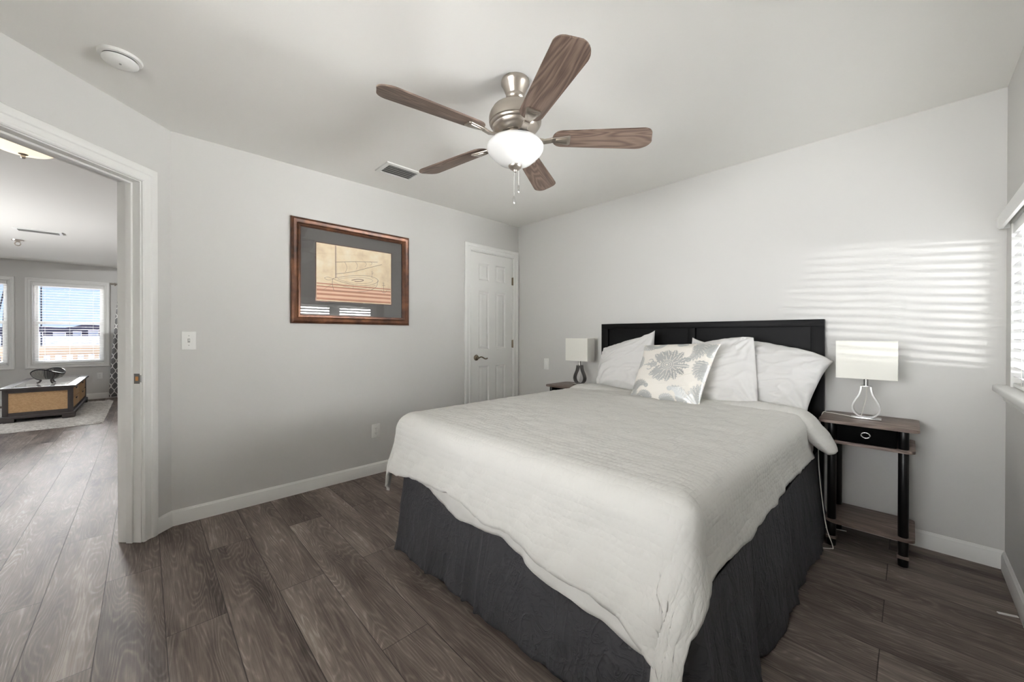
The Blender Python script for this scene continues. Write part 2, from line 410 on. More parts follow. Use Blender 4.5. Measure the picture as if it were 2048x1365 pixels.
def obj(name, mb, mat, parent=None, smooth=35, loc=None):
    bm = mb.bm if isinstance(mb, MB) else mb
    me = bpy.data.meshes.new(name)
    bm.to_mesh(me); bm.free()
    me.materials.append(mat)
    if smooth:
        me.shade_smooth(); me.set_sharp_from_angle(angle=math.radians(smooth))
    o = bpy.data.objects.new(name, me); COL.objects.link(o)
    if loc: o.location = loc
    if parent: o.parent = parent
    return o

def gridobj(name, P, mat, parent=None, uv=None, att=None, closed_u=False, loc=None, subsurf=0, solid=0.0):
    # P: array (nu, nv, 3)
    nu, nv = P.shape[:2]; verts = P.reshape(-1, 3); faces = []
    for i in range(nu if closed_u else nu - 1):
        for j in range(nv - 1):
            i2 = (i + 1) % nu; faces.append((i * nv + j, i2 * nv + j, i2 * nv + j + 1, i * nv + j + 1))
    me = bpy.data.meshes.new(name); me.from_pydata(verts.tolist(), [], faces); me.materials.append(mat); me.shade_smooth()
    if uv is not None:
        l = me.uv_layers.new(name='UVMap'); f = uv.reshape(-1, 2); idx = np.empty(len(me.loops), dtype=np.int32); me.loops.foreach_get('vertex_index', idx)
        l.data.foreach_set('uv', f[idx].astype(np.float32).ravel())
    if att is not None:
        a = me.attributes.new(att[0], 'FLOAT', 'POINT'); a.data.foreach_set('value', att[1].astype(np.float32).ravel())
    o = bpy.data.objects.new(name, me); COL.objects.link(o)
    if loc: o.location = loc
    if parent: o.parent = parent
    if solid:
        m_ = o.modifiers.new('thickness', 'SOLIDIFY'); m_.thickness = solid; m_.offset = -1
    if subsurf:
        m_ = o.modifiers.new('smooth', 'SUBSURF'); m_.levels = subsurf; m_.render_levels = subsurf
    return o

def thing(name, label, cat, loc=(0, 0, 0), rz=0.0, group=None):
    o = bpy.data.objects.new(name, None); COL.objects.link(o); o.location = loc; o.rotation_euler = (0, 0, rz); o.empty_display_size = 0.05
    return tag(o, label, cat, group)
def tag(o, label, cat, group=None):
    o['label'] = label; o['category'] = cat
    if group: o['group'] = group
    return o
def struct(name, mb, mat, parent=None, smooth=35, label=None):
    o = obj(name, mb, mat, parent, smooth)
    if parent is None: o['kind'] = 'structure'
    if label: o['label'] = label
    return o

def fbm(x, y, s=0.0, oct_=3):
    x, y = np.broadcast_arrays(np.asarray(x, float), np.asarray(y, float)); out = np.empty(x.shape); fl = out.reshape(-1); xr, yr = x.reshape(-1), y.reshape(-1)
    for i in range(xr.size): fl[i] = mnoise.fractal((xr[i], yr[i], s), 1.0, 2.0, oct_)
    return out
def sstep(a, b, x):
    t_ = np.clip((x - a) / (b - a), 0, 1); return t_ * t_ * (3 - 2 * t_)

# ------------------------------------------------------------------ the setting
H = 2.44; L = 3.4973; D = 3.0208; A45 = 0.7918; YS = -3.99
dd = Vector((math.cos(A45), -math.sin(A45))); nn = Vector((math.sin(A45), math.cos(A45))); P0 = Vector((0, -D))
def dw(s_, n_, z_):            # doorway wall: s along, n out into the bedroom
    q = P0 + dd * s_ + nn * n_; return (q.x, q.y, z_)
XF = -7.2                       # far wall of the living room
struct('floor', MB().box(-7.4, 3.75, -7.0, 0.2, -0.12, 0.0), M['floor'], label='dark grey-brown wide plank floor')
struct('ceiling', MB().box(-7.4, 3.75, -7.0, 0.2, H, H + 0.12), M['ceiling'], label='flat white ceiling')
struct('wall_back', MB().box(-0.12, 3.75, 0.0, 0.15, 0, H), M['wall'], label='light grey wall behind the bed')
# closet door opening in the left wall
DY0, DY1, DZ = -0.697, -0.088, 2.062
w = MB(); w.prism([(-0.055, 0), (-0.055, -D - 0.03), (-0.12, -D - 0.06), (-0.12, 0)], 0, H)
w.box(-0.056, 0, -D, DY0 - 0.018, 0, H); w.box(-0.056, 0, DY1 + 0.018, 0.0, 0, H); w.box(-0.056, 0, DY0 - 0.018, DY1 + 0.018, DZ + 0.018, H)
struct('wall_left', w, M['wall'], label='light grey wall with the framed picture and white closet door')
S0, S1, HZ = 0.19, 1.00, 2.05
w = MB()
fnd = lambda a, b, c: dw(a, b, c)
w.prism([(0, 0), (S0 - 0.02, 0), (S0 - 0.02, -0.13), (-0.02, -0.13)], 0, H, fnd)
w.prism([(S1 + 0.02, 0), (1.40, 0), (1.40, -0.13), (S1 + 0.02, -0.13)], 0, H, fnd)
w.prism([(S0 - 0.02, 0), (S1 + 0.02, 0), (S1 + 0.02, -0.13), (S0 - 0.02, -0.13)], HZ + 0.02, H, fnd)
struct('wall_doorway', w, M['wall'], label='angled grey wall holding the open doorway')
WY0, WY1, WZ0, WZ1 = -1.52, -0.13, 0.935, 1.735      # right-hand window opening
w = MB(); w.box(L, L + 0.125, WY1, 0.15, 0, H); w.box(L, L + 0.125, -4.2, WY0, 0, H); w.box(L, L + 0.125, WY0, WY1, 0, WZ0); w.box(L, L + 0.125, WY0, WY1, WZ1, H)
struct('wall_right', w, M['wall'], label='grey wall with the bright window beside the bed')
w = MB(); SX0, SX1, SZ0, SZ1 = 1.55, 3.15, 0.85, 2.10  # opening added behind the camera to let in fill light
w.box(0.9, SX0, YS - 0.13, YS, 0, H); w.box(SX1, 3.75, YS - 0.13, YS, 0, H); w.box(SX0, SX1, YS - 0.13, YS, 0, SZ0); w.box(SX0, SX1, YS - 0.13, YS, SZ1, H)
struct('wall_front', w, M['wall'])
# living room shell
LW = [(-4.527, -3.672), (-5.622, -4.767), (-6.72, -5.862)]; LZ0, LZ1 = 0.665, 2.085
w = MB(); edges = [-1.2]
ys = [-7.0] + sorted(v for a in LW for v in a) + [-1.2]
for i in range(0, len(ys), 2): w.box(XF - 0.14, XF, ys[i], ys[i + 1], 0, H)
for a, b in LW: w.box(XF - 0.14, XF, a, b, 0, LZ0); w.box(XF - 0.14, XF, a, b, LZ1, H)
struct('wall_far', w, M['wall'], label='grey far wall of the living room with the sea windows')
struct('wall_living_side', MB().box(XF - 0.14, -0.1, -1.2, -1.08, 0, H), M['wall'])
w = MB(); w.box(XF - 0.14, -5.6, -7.0, -6.85, 0, H); w.box(-5.6, -4.4, -7.0, -6.85, 0, H); w.box(-2.2, -1.0, -7.0, -6.85, 0, H); w.box(-4.4, -2.2, -7.0, -6.85, 0, 1.0); w.box(-4.4, -2.2, -7.0, -6.85, 2.05, H); w.box(-1.0, 1.3, -7.0, -6.85, 0, H); w.box(1.18, 1.3, -7.0, -4.0, 0, H)  # unseen opening added here to brighten the living room
struct('wall_living_front', w, M['wall'])

struct('added_light_block', MB().box(3.56, 3.70, -9.2, -4.2, -1.0, 2.6), M['vinyl'])  # added out of view to keep bay glitter out of the added window
struct('light_block_base', MB().box(-9.75, 3.6, -7.0, 0.2, -4.5, -0.121), M['shore'])  # added block that stops light coming up from under the house

# ---- baseboards
BB = [(0, 0), (0.013, 0), (0.013, 0.068), (0.0105, 0.074), (0.0105, 0.080), (0.006, 0.086), (0.004, 0.092), (0, 0.094)]
def base(name, p0, p1, nrm, hgt=1.0, label=None):
    p0, p1, nrm = Vector(p0), Vector(p1), Vector(nrm).normalized(); mb = MB(); t_ = (p1 - p0)
    mb.prism(BB, 0, 1, lambda a, b, c: (p0.x + nrm.x * a + t_.x * c, p0.y + nrm.y * a + t_.y * c, b * hgt))
    return struct(name, mb, M['trim'], smooth=30, label=label)
base('baseboard_left', (0, -D - 0.005), (0, DY0 - 0.10), (1, 0), label='white baseboard under the picture wall')
base('baseboard_back', (0, 0), (L, 0), (0, -1), label='white baseboard behind the bed')
base('baseboard_right', (L, 0), (L, YS), (-1, 0), label='white baseboard under the bright window')
base('baseboard_front', (0.96, YS), (L, YS), (0, 1))
q0, q1 = P0 + dd * 0.0, P0 + dd * 0.10
base('baseboard_doorway', q0, q1, nn)
base('baseboard_far', (XF, -7.0), (XF, -1.2), (1, 0), 1.15, label='white baseboard of the living room')

# ---- door casings
CAS = [(0.006, 0), (0.006, 0.010), (0.012, 0.014), (0.022, 0.014), (0.026, 0.0105), (0.050, 0.012), (0.056, 0.017), (0.066, 0.019), (0.078, 0.019), (0.084, 0.016), (0.090, 0.015), (0.0935, 0.011), (0.0935, 0)]
mb = MB(); path = [(S0, 0), (S0, HZ), (S1, HZ), (S1, 0)]
mb.moulding(CAS, path, lambda a, b, h: dw(a, h, b))
mb.moulding(CAS, path, lambda a, b, h: dw(a, -0.13 - h, b))
mb.prism([(S0 - 0.022, 0), (S0, 0), (S0, -0.13), (S0 - 0.022, -0.13)], 0, HZ + 0.02, fnd)
mb.prism([(S1, 0), (S1 + 0.022, 0), (S1 + 0.022, -0.13), (S1, -0.13)], 0, HZ + 0.02, fnd)
mb.prism([(S0, 0), (S1, 0), (S1, -0.13), (S0, -0.13)], HZ, HZ + 0.02, fnd)
mb.prism([(S0, -0.042), (S0 + 0.011, -0.042), (S0 + 0.011, -0.076), (S0, -0.076)], 0, HZ, fnd, 0.002)
mb.prism([(S1 - 0.011, -0.042), (S1, -0.042), (S1, -0.076), (S1 - 0.011, -0.076)], 0, HZ, fnd, 0.002)
mb.prism([(S0, -0.042), (S1, -0.042), (S1, -0.076), (S0, -0.076)], HZ - 0.011, HZ, fnd, 0.002)
door_trim = struct('trim_1', mb, M['trim'], smooth=28, label='white moulded casing and jamb of the open doorway')
mb = MB()
mb.prism([(S0 - 0.001, -0.004), (S0 + 0.0015, -0.004), (S0 + 0.0015, -0.036), (S0 - 0.001, -0.036)], 0.905, 0.962, fnd)
mb.prism([(S0 - 0.004, 0.001), (S0 + 0.0015, -0.001), (S0 + 0.0015, -0.006)], 0.913, 0.954, fnd)
sp = obj('strike_plate', mb, M['darkmetal'], door_trim)
mb = MB(); mb.prism([(S0, -0.011), (S0 + 0.003, -0.011), (S0 + 0.003, -0.027), (S0, -0.027)], 0.922, 0.946, fnd)
obj('latch_hole', mb, M['brass'], sp)

mb = MB()
mb.moulding([(d * 0.86, h) for d, h in CAS], [(DY1, 0), (DY1, DZ), (DY0, DZ), (DY0, 0)][::-1], lambda a, b, h: (h, a, b))
mb.box(-0.056, 0.0, DY0 - 0.018, DY0, 0, DZ + 0.018); mb.box(-0.056, 0.0, DY1, DY1 + 0.018, 0, DZ + 0.018); mb.box(-0.056, 0, DY0, DY1, DZ, DZ + 0.018)
struct('trim_2', mb, M['trim'], smooth=28, label='white moulded casing around the closet door')

# ---- six panel closet door
mb = MB(); y0, y1, z0, z1 = DY0 + 0.003, DY1 - 0.003, 0.008, DZ - 0.003; xf, xr = -0.006, -0.017
wd = y1 - y0; st = 0.105; mid = 0.085; pw = (wd - 2 * st - mid) / 2
ypan = [(y0 + st, y0 + st + pw), (y1 - st - pw, y1 - st)]; zpan = [(0.23, 0.86), (1.03, 1.655), (1.765, 1.955)]
mb.box(-0.041, xr, y0, y1, z0, z1)
mb.box(xr, xf, y0, ypan[0][0], z0, z1); mb.box(xr, xf, ypan[0][1], ypan[1][0], z0, z1); mb.box(xr, xf, ypan[1][1], y1, z0, z1)
zz = [z0] + [v for p in zpan for v in p] + [z1]
for a, b in ypan:
    for i in range(0, len(zz), 2): mb.box(xr, xf, a, b, zz[i], zz[i + 1])
    for c, d_ in zpan:
        mb.moulding([(0.0, 0.0), (0.0, 0.011), (-0.006, 0.0105), (-0.014, 0.002), (-0.018, 0.0)], [(a, c), (b, c), (b, d_), (a, d_)][::-1], lambda u, v, h: (xr + h, u, v), closed=True)
        mb.moulding([(-0.024, 0.0), (-0.046, 0.0085), (-0.05, 0.0085), (-0.05, 0.0)], [(a, c), (b, c), (b, d_), (a, d_)][::-1], lambda u, v, h: (xr + h, u, v), closed=True)
        mb.box(xr, xr + 0.0085, a + 0.048, b - 0.048, c + 0.048, d_ - 0.048)
door = struct('door_1', mb, M['door'], smooth=25, label='white six panel closet door in the corner')
def lever(parent, y, z):
    m_ = MB(); m_.lathe([(0, 0.012), (0.020, 0.011), (0.029, 0.006), (0.031, 0.0), (0.0, 0.0)], c=(xf, y, z), axis='x', seg=32)
    m_.cyl((xf + 0.008, y, z), (xf + 0.045, y, z), 0.010)
    pts = []
    for i in range(22):
        f = i / 21; pts.append((xf + 0.045, y + 0.002 + f * 0.115, z + 0.010 * math.sin(f * 2 * PI * 0.95) - 0.004 * f))
    m_.tube(pts, 0.0068, 10)
    return obj('door_handle', m_, M['bronze'], parent)
lever(door, DY0 + 0.078, 0.945)
for z in (1.80, 1.085, 0.26):
    m_ = MB(); m_.cyl((-0.002, DY1 + 0.0005, z - 0.045), (-0.002, DY1 + 0.0005, z + 0.045), 0.0065, seg=12); m_.box(-0.006, -0.003, DY1 - 0.015, DY1 + 0.016, z - 0.043, z + 0.043)
    obj('hinge', m_, M['bronze'], door)
m_ = MB(); m_.box(-0.012, -0.0035, DY0 - 0.0015, DY0 + 0.004, 0.915, 0.975); obj('latch_plate', m_, M['darkmetal'], door)

# ---- window helper: double hung sash in a wall; map(u along the wall, n toward the room, z)
def sash(mb, u0, u1, z0, z1, n0, n1, w_, f):
    for a, b, c, d_ in ((u0, u0 + w_, z0, z1), (u1 - w_, u1, z0, z1), (u0 + w_, u1 - w_, z0, z0 + w_), (u0 + w_, u1 - w_, z1 - w_, z1)):
        mb.prism([(a, n0), (b, n0), (b, n1), (a, n1)], c, d_, f)
def double_hung(name, u0, u1, z0, z1, f, label=None, depth=(-0.13, -0.05), single=False):
    mb = MB(); fr = 0.03
    sash(mb, u0, u1, z0, z1, depth[0], depth[1], fr, f); zm = (z0 + z1) / 2 + 0.01
    w_ = struct(name, mb, M['vinyl'], label=label, smooth=0)
    if single:
        a = MB(); sash(a, u0 + fr, u1 - fr, z0 + fr, z1 - fr, depth[0] + 0.01, depth[0] + 0.045, 0.03, f); s1 = obj('sash', a, M['vinyl'], w_, 0)
        g = MB(); g.prism([(u0 + fr + .03, depth[0] + .025), (u1 - fr - .03, depth[0] + .025), (u1 - fr - .03, depth[0] + .029), (u0 + fr + .03, depth[0] + .029)], z0 + fr + .03, z1 - fr - 0.03, f); obj('pane', g, M['glass'], s1, 0)
        return w_
    a = MB(); sash(a, u0 + fr, u1 - fr, zm - 0.022, z1 - fr, depth[0] + 0.01, depth[0] + 0.035, 0.035, f); s1 = obj('upper_sash', a, M['vinyl'], w_, 0)
    b = MB(); sash(b, u0 + fr, u1 - fr, z0 + fr, zm + 0.022, depth[0] + 0.038, depth[0] + 0.065, 0.04, f); s2 = obj('lower_sash', b, M['vinyl'], w_, 0)
    g = MB(); g.prism([(u0 + fr + .035, depth[0] + .021), (u1 - fr - .035, depth[0] + .021), (u1 - fr - .035, depth[0] + .024), (u0 + fr + .035, depth[0] + .024)], zm, z1 - fr - 0.035, f); obj('pane', g, M['glass'], s1, 0)
    g = MB(); g.prism([(u0 + fr + .04, depth[0] + .050), (u1 - fr - .04, depth[0] + .050), (u1 - fr - .04, depth[0] + .053), (u0 + fr + .04, depth[0] + .053)], z0 + fr + 0.04, zm - .01, f); obj('pane', g, M['glass'], s2, 0)
    return w_

def blind(label, u0, u1, z0, z1, f, nc, tilt, pitch, group, val=None, slat_w=0.05):
    # nc: distance of the slat centres from the wall plane (negative = inside the recess)
    t_ = thing('window_blind', label, 'window blind', f((u0 + u1) / 2, nc, z1), 0, group); inv = Matrix.Translation(t_.location).inverted()
    g = lambda a, b, c: tuple(inv @ Vector(f(a, b, c)))
    m_ = MB(); n = int((z1 - 0.075 - z0 - 0.03) / pitch); h = slat_w / 2
    for i in range(n + 1):
        zc = z1 - 0.075 - i * pitch; pts = []
        for k in range(5):
            q = -1 + k * 0.5; bow = 0.003 * (1 - q * q)
            pts.append((nc + q * h * math.cos(tilt) - bow * math.sin(tilt), zc + q * h * math.sin(tilt) + bow * math.cos(tilt)))
        poly = pts + [(a, b - 0.0026) for a, b in pts[::-1]]
        m_.prism(poly, u0 + 0.004, u1 - 0.004, lambda a, b, c: g(c, a, b))
    obj('slats', m_, M['slat'], t_, 40)
    m_ = MB(); m_.prism([(nc - 0.024, z0 + 0.004), (nc + 0.024, z0 + 0.004), (nc + 0.024, z0 + 0.022), (nc - 0.024, z0 + 0.022)], u0 + 0.003, u1 - 0.003, lambda a, b, c: g(c, a, b), 0.003); obj('bottom_rail', m_, M['slat'], t_, 40)
    m_ = MB(); m_.prism([(nc - 0.026, z1 - 0.05), (nc + 0.026, z1 - 0.05), (nc + 0.026, z1 - 0.002), (nc - 0.026, z1 - 0.002)], u0 + 0.002, u1 - 0.002, lambda a, b, c: g(c, a, b)); obj('headrail', m_, M['slat'], t_, 40)
    for q in (0.16, 0.5, 0.84):
        for s_ in (-1, 1):
            uu = u0 + (u1 - u0) * q; a = nc + s_ * (h + 0.001); m_ = MB(); m_.tube([g(uu, a, z1 - 0.05), g(uu, a, z0 + 0.02)], 0.0011, 5); obj('ladder_cord', m_, M['cord'], t_)
    if val:
        m_ = MB(); m_.prism([(val[0], val[4]), (val[0] + 0.012, val[4]), (val[0] + 0.018, val[4] + 0.012), (val[0] + 0.018, val[3] - 0.01), (val[0] + 0.012, val[3]), (val[0], val[3])], val[1], val[2], lambda a, b, c: g(c, a, b))
        for q in (val[1], val[2] - 0.012): m_.prism([(0.0, val[4]), (val[0] + 0.002, val[4]), (val[0] + 0.002, val[3]), (0.0, val[3])], q, q + 0.012, lambda a, b, c: g(c, a, b))
        obj('valance', m_, M['slat'], t_, 40)
    return t_

fr_ = lambda u, n, z: (L - n, u, z)                     # right wall
um = (WY0 + WY1) / 2
mb = MB()
for a, b, c, d_ in ((WY0, WY0 + 0.012, WZ0, WZ1), (WY1 - 0.012, WY1, WZ0, WZ1), (WY0, WY1, WZ1 - 0.012, WZ1)): mb.prism([(a, 0.001), (b, 0.001), (b, -0.124), (a, -0.124)], c, d_, fr_)
struct('trim_3', mb, M['trim'], smooth=0, label='white lined reveal of the bright window')
mb = MB(); mb.box(L - 0.048, L + 0.125, WY0 - 0.09, -0.035, 0.905, 0.938, bev=0.008, seg=3); mb.box(L - 0.014, L + 0.001, WY0 - 0.07, -0.055, 0.862, 0.906, bev=0.004)
struct('trim_4', mb, M['trim'], label='white window sill beside the bed')
double_hung('window_1', WY0 + 0.012, um - 0.02, 0.938, WZ1 - 0.012, fr_, 'bright double window right of the bed, half nearer the camera', depth=(-0.122, -0.06), single=True)
double_hung('window_2', um + 0.02, WY1 - 0.012, 0.938, WZ1 - 0.012, fr_, 'bright double window right of the bed, half nearer the corner', depth=(-0.122, -0.06), single=True)
mb = MB(); mb.prism([(um - 0.021, -0.123), (um + 0.021, -0.123), (um + 0.021, -0.059), (um - 0.021, -0.059)], 0.938, WZ1 - 0.01, fr_); struct('trim_5', mb, M['trim'], smooth=0)
blind('white slatted blind on the bright window right of the bed', WY0 + 0.016, WY1 - 0.016, 0.938, WZ1 - 0.012, fr_, -0.029, math.radians(25), 0.0445, None, val=(0.022, WY0 - 0.05, -0.085, 1.778, 1.712))
fs_ = lambda u, n, z: (u, YS + n, z)
double_hung('window_6', SX0, SX1, SZ0, SZ1, fs_)  # made-up window behind the camera, added for fill light

ff_ = lambda u, n, z: (XF + n, u, z)                    # living room far wall
LCAS = [(d * 0.72, h) for d, h in CAS]
nm = ['sea window nearest the trellis curtain', 'sea window cut by the left edge of the photo', None]  # third window is added out of view for more light
for i, (a, b) in enumerate(LW):
    double_hung('window_%d' % (3 + i), a, b, LZ0, LZ1, ff_, nm[i], depth=(-0.135, -0.05))
    mb = MB(); mb.moulding(LCAS, [(a, LZ0), (a, LZ1), (b, LZ1), (b, LZ0)], lambda u, v, h: ff_(u, h, v), closed=True)
    for q in ((a, a + 0.01, LZ0, LZ1), (b - 0.01, b, LZ0, LZ1), (a, b, LZ1 - 0.01, LZ1), (a, b, LZ0, LZ0 + 0.012)): mb.prism([(q[0], 0.002), (q[1], 0.002), (q[1], -0.05), (q[0], -0.05)], q[2], q[3], ff_)
    struct('trim_%d' % (6 + i), mb, M['trim'], smooth=28)
    if i < 2: blind(['open slatted blind on the sea window nearest the trellis curtain', 'open slatted blind on the sea window cut by the left edge of the photo'][i], a + 0.012, b - 0.012, LZ0 + 0.012, LZ1 - 0.01, ff_, -0.022, math.radians(-1.5), 0.0455, 'blinds on the sea windows', slat_w=0.036)

# ------------------------------------------------------------------ outside the far windows
o = struct('sea', MB().box(-3000, -14, -2500, 2500, -4.6, -4.5), M['water']); o['label'] = 'water with painted glints beyond the deck'
NS = 160; P = np.zeros((NS, 2, 3)); yy = np.linspace(-2600, 1800, NS)
hh = 42.0 + 26.0 * fbm(yy * 0.006, 0 * yy, 3.3, 4)
mb = MB(); bmv = mb.bm
for i in range(NS - 1):
    mb.prism([(yy[i], -4.6), (yy[i + 1], -4.6), (yy[i + 1], hh[i + 1]), (yy[i], hh[i])], -2640, -2500, lambda a, b, c: (c, a, b))
o = obj('far_shore', mb, M['shore'], None, 0); tag(o, 'dark wooded far shore across the water', 'shore')
for k, (y, w_) in enumerate(((-262, 34), (-212, 24), (-165, 30), (-318, 22), (-470, 36))):
    t_ = thing('shore_house', 'pale low house on the far shore, %s of the five' % ['third from the left', 'second from the right', 'rightmost', 'second from the left', 'leftmost'][k], 'house', (-2485, y, 4.0 + 5.0 * (k % 3)), 0, 'houses on the far shore')
    m_ = MB(); m_.box(-8, 8, -w_ / 2, w_ / 2, -22, 3.5); obj('walls', m_, M['house'], t_, 0)
    m_ = MB(); m_.prism([(-10, 3.5), (10, 3.5), (0, 7)], -w_ / 2 - 0.6, w_ / 2 + 0.6, lambda a, b, c: (a, c, b)); obj('roof', m_, M['houseroof'], t_, 0)
t_ = thing('deck_railing', 'pale wooden deck railing outside the sea windows', 'railing', (-9.6, -4.8, -0.05))
m_ = MB(); m_.box(-0.045, 0.045, -3.2, 3.2, 0.80, 0.985, bev=0.004); obj('top_rail', m_, M['railwood'], t_, 40)
m_ = MB(); m_.box(-0.03, 0.03, -3.2, 3.2, 0.06, 0.12); obj('bottom_rail', m_, M['railwood'], t_, 40)
for k in range(40):
    m_ = MB(); y = -3.12 + k * 0.16; m_.box(-0.02, 0.02, y - 0.035, y + 0.035, 0.1, 0.82); obj('baluster', m_, M['railwood'], t_, 0)
struct('deck', MB().box(-9.75, XF - 0.14, -8.2, -1.4, -0.2, -0.05), M['railwood'])
def pole_thing(label, p0, p1, r):
    p0, p1 = Vector(p0), Vector(p1); m_ = MB(); m_.cyl((0, 0, 0), p1 - p0, r, r * 0.8, 12); m_.lathe([(0, 0), (r * 1.6, 0), (r * 1.6, r * 2), (r, r * 2.2), (0, r * 2.2)], seg=12)
    o_ = obj('boat_mast', m_, M['pole'], None); o_.location = p0; tag(o_, label, 'mast', 'masts beyond the deck')
pole_thing('upright dark mast seen through the sea window nearest the curtain', (-40, -8.47, -4.5), (-40, -8.47, 14), 0.045)
pole_thing('slanted dark mast, left one of the leaning pair in the left sea window', (-40, -11.39, -4.5), (-40, -9.95, 5.2), 0.05)
pole_thing('slanted dark mast, right one of the leaning pair in the left sea window', (-40, -10.37, -4.5), (-40, -9.96, 6.0), 0.06)

# ------------------------------------------------------------------ ceiling fan
FC = (1.803, -1.815)
fan = thing('ceiling_fan', 'five blade ceiling fan with wood grain blades and white bowl light', 'ceiling fan', (FC[0], FC[1], H))
m_ = MB(); m_.lathe([(0, 0), (0.068, 0), (0.070, -0.006), (0.070, -0.016), (0.064, -0.024), (0.0445, -0.072), (0.046, -0.076), (0.045, -0.086), (0.036, -0.098), (0.030, -0.100), (0.026, -0.088), (0, -0.085)]); obj('canopy', m_, M['nickel'], fan, 40)
m_ = MB(); m_.cyl((0, 0, -0.06), (0, 0, -0.15), 0.0135); obj('downrod', m_, M['nickel'], fan)
m_ = MB(); m_.lathe([(0, -0.108), (0.060, -0.108), (0.095, -0.116), (0.112, -0.122), (0.113, -0.125), (0.124, -0.142), (0.130, -0.162), (0.130, -0.178), (0.128, -0.190), (0.124, -0.193), (0.124, -0.197), (0.118, -0.206), (0.114, -0.208), (0.113, -0.212), (0.100, -0.228), (0.082, -0.240), (0.078, -0.244), (0.070, -0.240), (0, -0.240)], seg=56); mo = obj('motor_housing', m_, M['nickel'], fan, 40); mo.location.z = -0.022
m_ = MB(); m_.lathe([(0, -0.238), (0.066, -0.238), (0.066, -0.262), (0.058, -0.264), (0.058, -0.272), (0.075, -0.276), (0.078, -0.284), (0.07, -0.288), (0, -0.288)], seg=40); obj('light_fitter', m_, M['nickel'], fan, 40)
m_ = MB(); m_.lathe([(0, -0.288), (0.070, -0.289), (0.104, -0.295), (0.126, -0.306), (0.1395, -0.324), (0.139, -0.338), (0.128, -0.358), (0.110, -0.376), (0.085, -0.398), (0.055, -0.413), (0.025, -0.420), (0, -0.421)], seg=64); obj('light_bowl', m_, M['bowlglass'], fan, 80)
m_ = MB(); m_.lathe([(0, -0.412), (0.031, -0.412), (0.034, -0.417), (0.033, -0.423), (0.024, -0.434), (0.014, -0.438), (0.010, -0.440), (0.008, -0.448), (0, -0.450)], seg=32); obj('finial', m_, M['nickel'], fan, 40)
for (cx_, cy_, bot) in ((-0.004, -0.004, -0.610), (0.012, 0.012, -0.556)):
    m_ = MB()
    z = -0.44
    while z > bot + 0.045: m_.lathe([(0, 0.0022), (0.0017, 0.001), (0.0017, -0.001), (0, -0.0022)], c=(cx_, cy_, z), seg=6); z -= 0.0046
    ch = obj('pull_chain', m_, M['chrome'], fan, 60)
    m_ = MB(); m_.lathe([(0, 0.0), (0.003, -0.002), (0.0045, -0.010), (0.0045, -0.034), (0.003, -0.042), (0, -0.044)], c=(cx_, cy_, bot + 0.046), seg=12); obj('pull_knob', m_, M['chrome'], ch, 60)
def blade_outline():
    pts = []; x0, x1, w0, w1 = 0.185, 0.665, 0.054, 0.071
    def arc(cx, cy, rx, ry, a0, a1, n=9):
        for i in range(n + 1):
            a = math.radians(a0 + (a1 - a0) * i / n); pts.append((cx + rx * math.cos(a), cy + ry * math.sin(a)))
    arc(x1 - 0.045, -w1 + 0.045, 0.045, 0.045, -90, 0, 8); arc(x1 - 0.055, w1 - 0.055, 0.068, 0.055, 0, 90, 8); arc(x0 + 0.045, w0 - 0.045, 0.045, 0.045, 90, 180, 6); arc(x0 + 0.045, -w0 + 0.045, 0.045, 0.045, 180, 270, 6)
    return pts
outl = blade_outline()
proto = None
for k in range(5):
    ang = math.radians(-26.5 + 72 * k)
    rot = Matrix.Rotation(ang, 4, 'Z') @ Matrix.Translation((0, 0, -0.288)) @ Matrix.Rotation(math.radians(-12), 4, 'X')
    if proto is None:
        m_ = MB(); m_.prism(outl, 0.0, 0.0065, None, 0.0012); b_ = obj('blade', m_, M['blade'], fan, 30)
        m_ = MB()
        m_.prism([(0.168, -0.012), (0.205, -0.020), (0.262, -0.034), (0.27, -0.028), (0.272, 0.028), (0.262, 0.034), (0.205, 0.020), (0.168, 0.012)], -0.008, -0.0005, None, 0.002)
        m_.prism([(0.20, -0.010), (0.254, -0.022), (0.258, 0.022), (0.20, 0.010)], -0.0125, -0.007, None, 0.002)
        arm = [(0.055, 0, 0.012), (0.085, 0, 0.010), (0.115, 0, -0.006), (0.145, 0, -0.012), (0.18, 0, -0.006)]
        m_.tube(arm, 0.01, flat=(0.0135, (0, 1, 0), 0.0045))
        i_ = obj('blade_iron', m_, M['nickel'], b_, 30); proto = (b_, i_)
    else:
        b_ = proto[0].copy(); COL.objects.link(b_); b_.parent = fan; i_ = proto[1].copy(); COL.objects.link(i_); i_.parent = b_
    b_.matrix_local = rot

# ------------------------------------------------------------------ small ceiling and wall fittings
sm = thing('smoke_detector', 'round white smoke detector on the bedroom ceiling', 'smoke detector', (0.682, -3.215, H))
m_ = MB(); m_.lathe([(0, 0), (0.074, 0), (0.075, -0.004), (0.072, -0.012), (0.060, -0.013), (0, -0.013)], seg=48); obj('base', m_, M['plate'], sm, 40)
m_ = MB(); m_.lathe([(0.05, -0.012), (0.0605, -0.018), (0.061, -0.026), (0.050, -0.036), (0.032, -0.041), (0, -0.042)], seg=48); obj('cover', m_, M['plate'], sm, 40)
m_ = MB(); m_.lathe([(0.052, -0.0125), (0.0585, -0.0125), (0.0585, -0.0185), (0.052, -0.0185)], seg=48); obj('vent_ring', m_, M['slot'], sm, 40)
m_ = MB(); m_.box(0.012, 0.024, -0.004, 0.004, -0.0425, -0.039); obj('test_button', m_, M['ventdark'], sm)

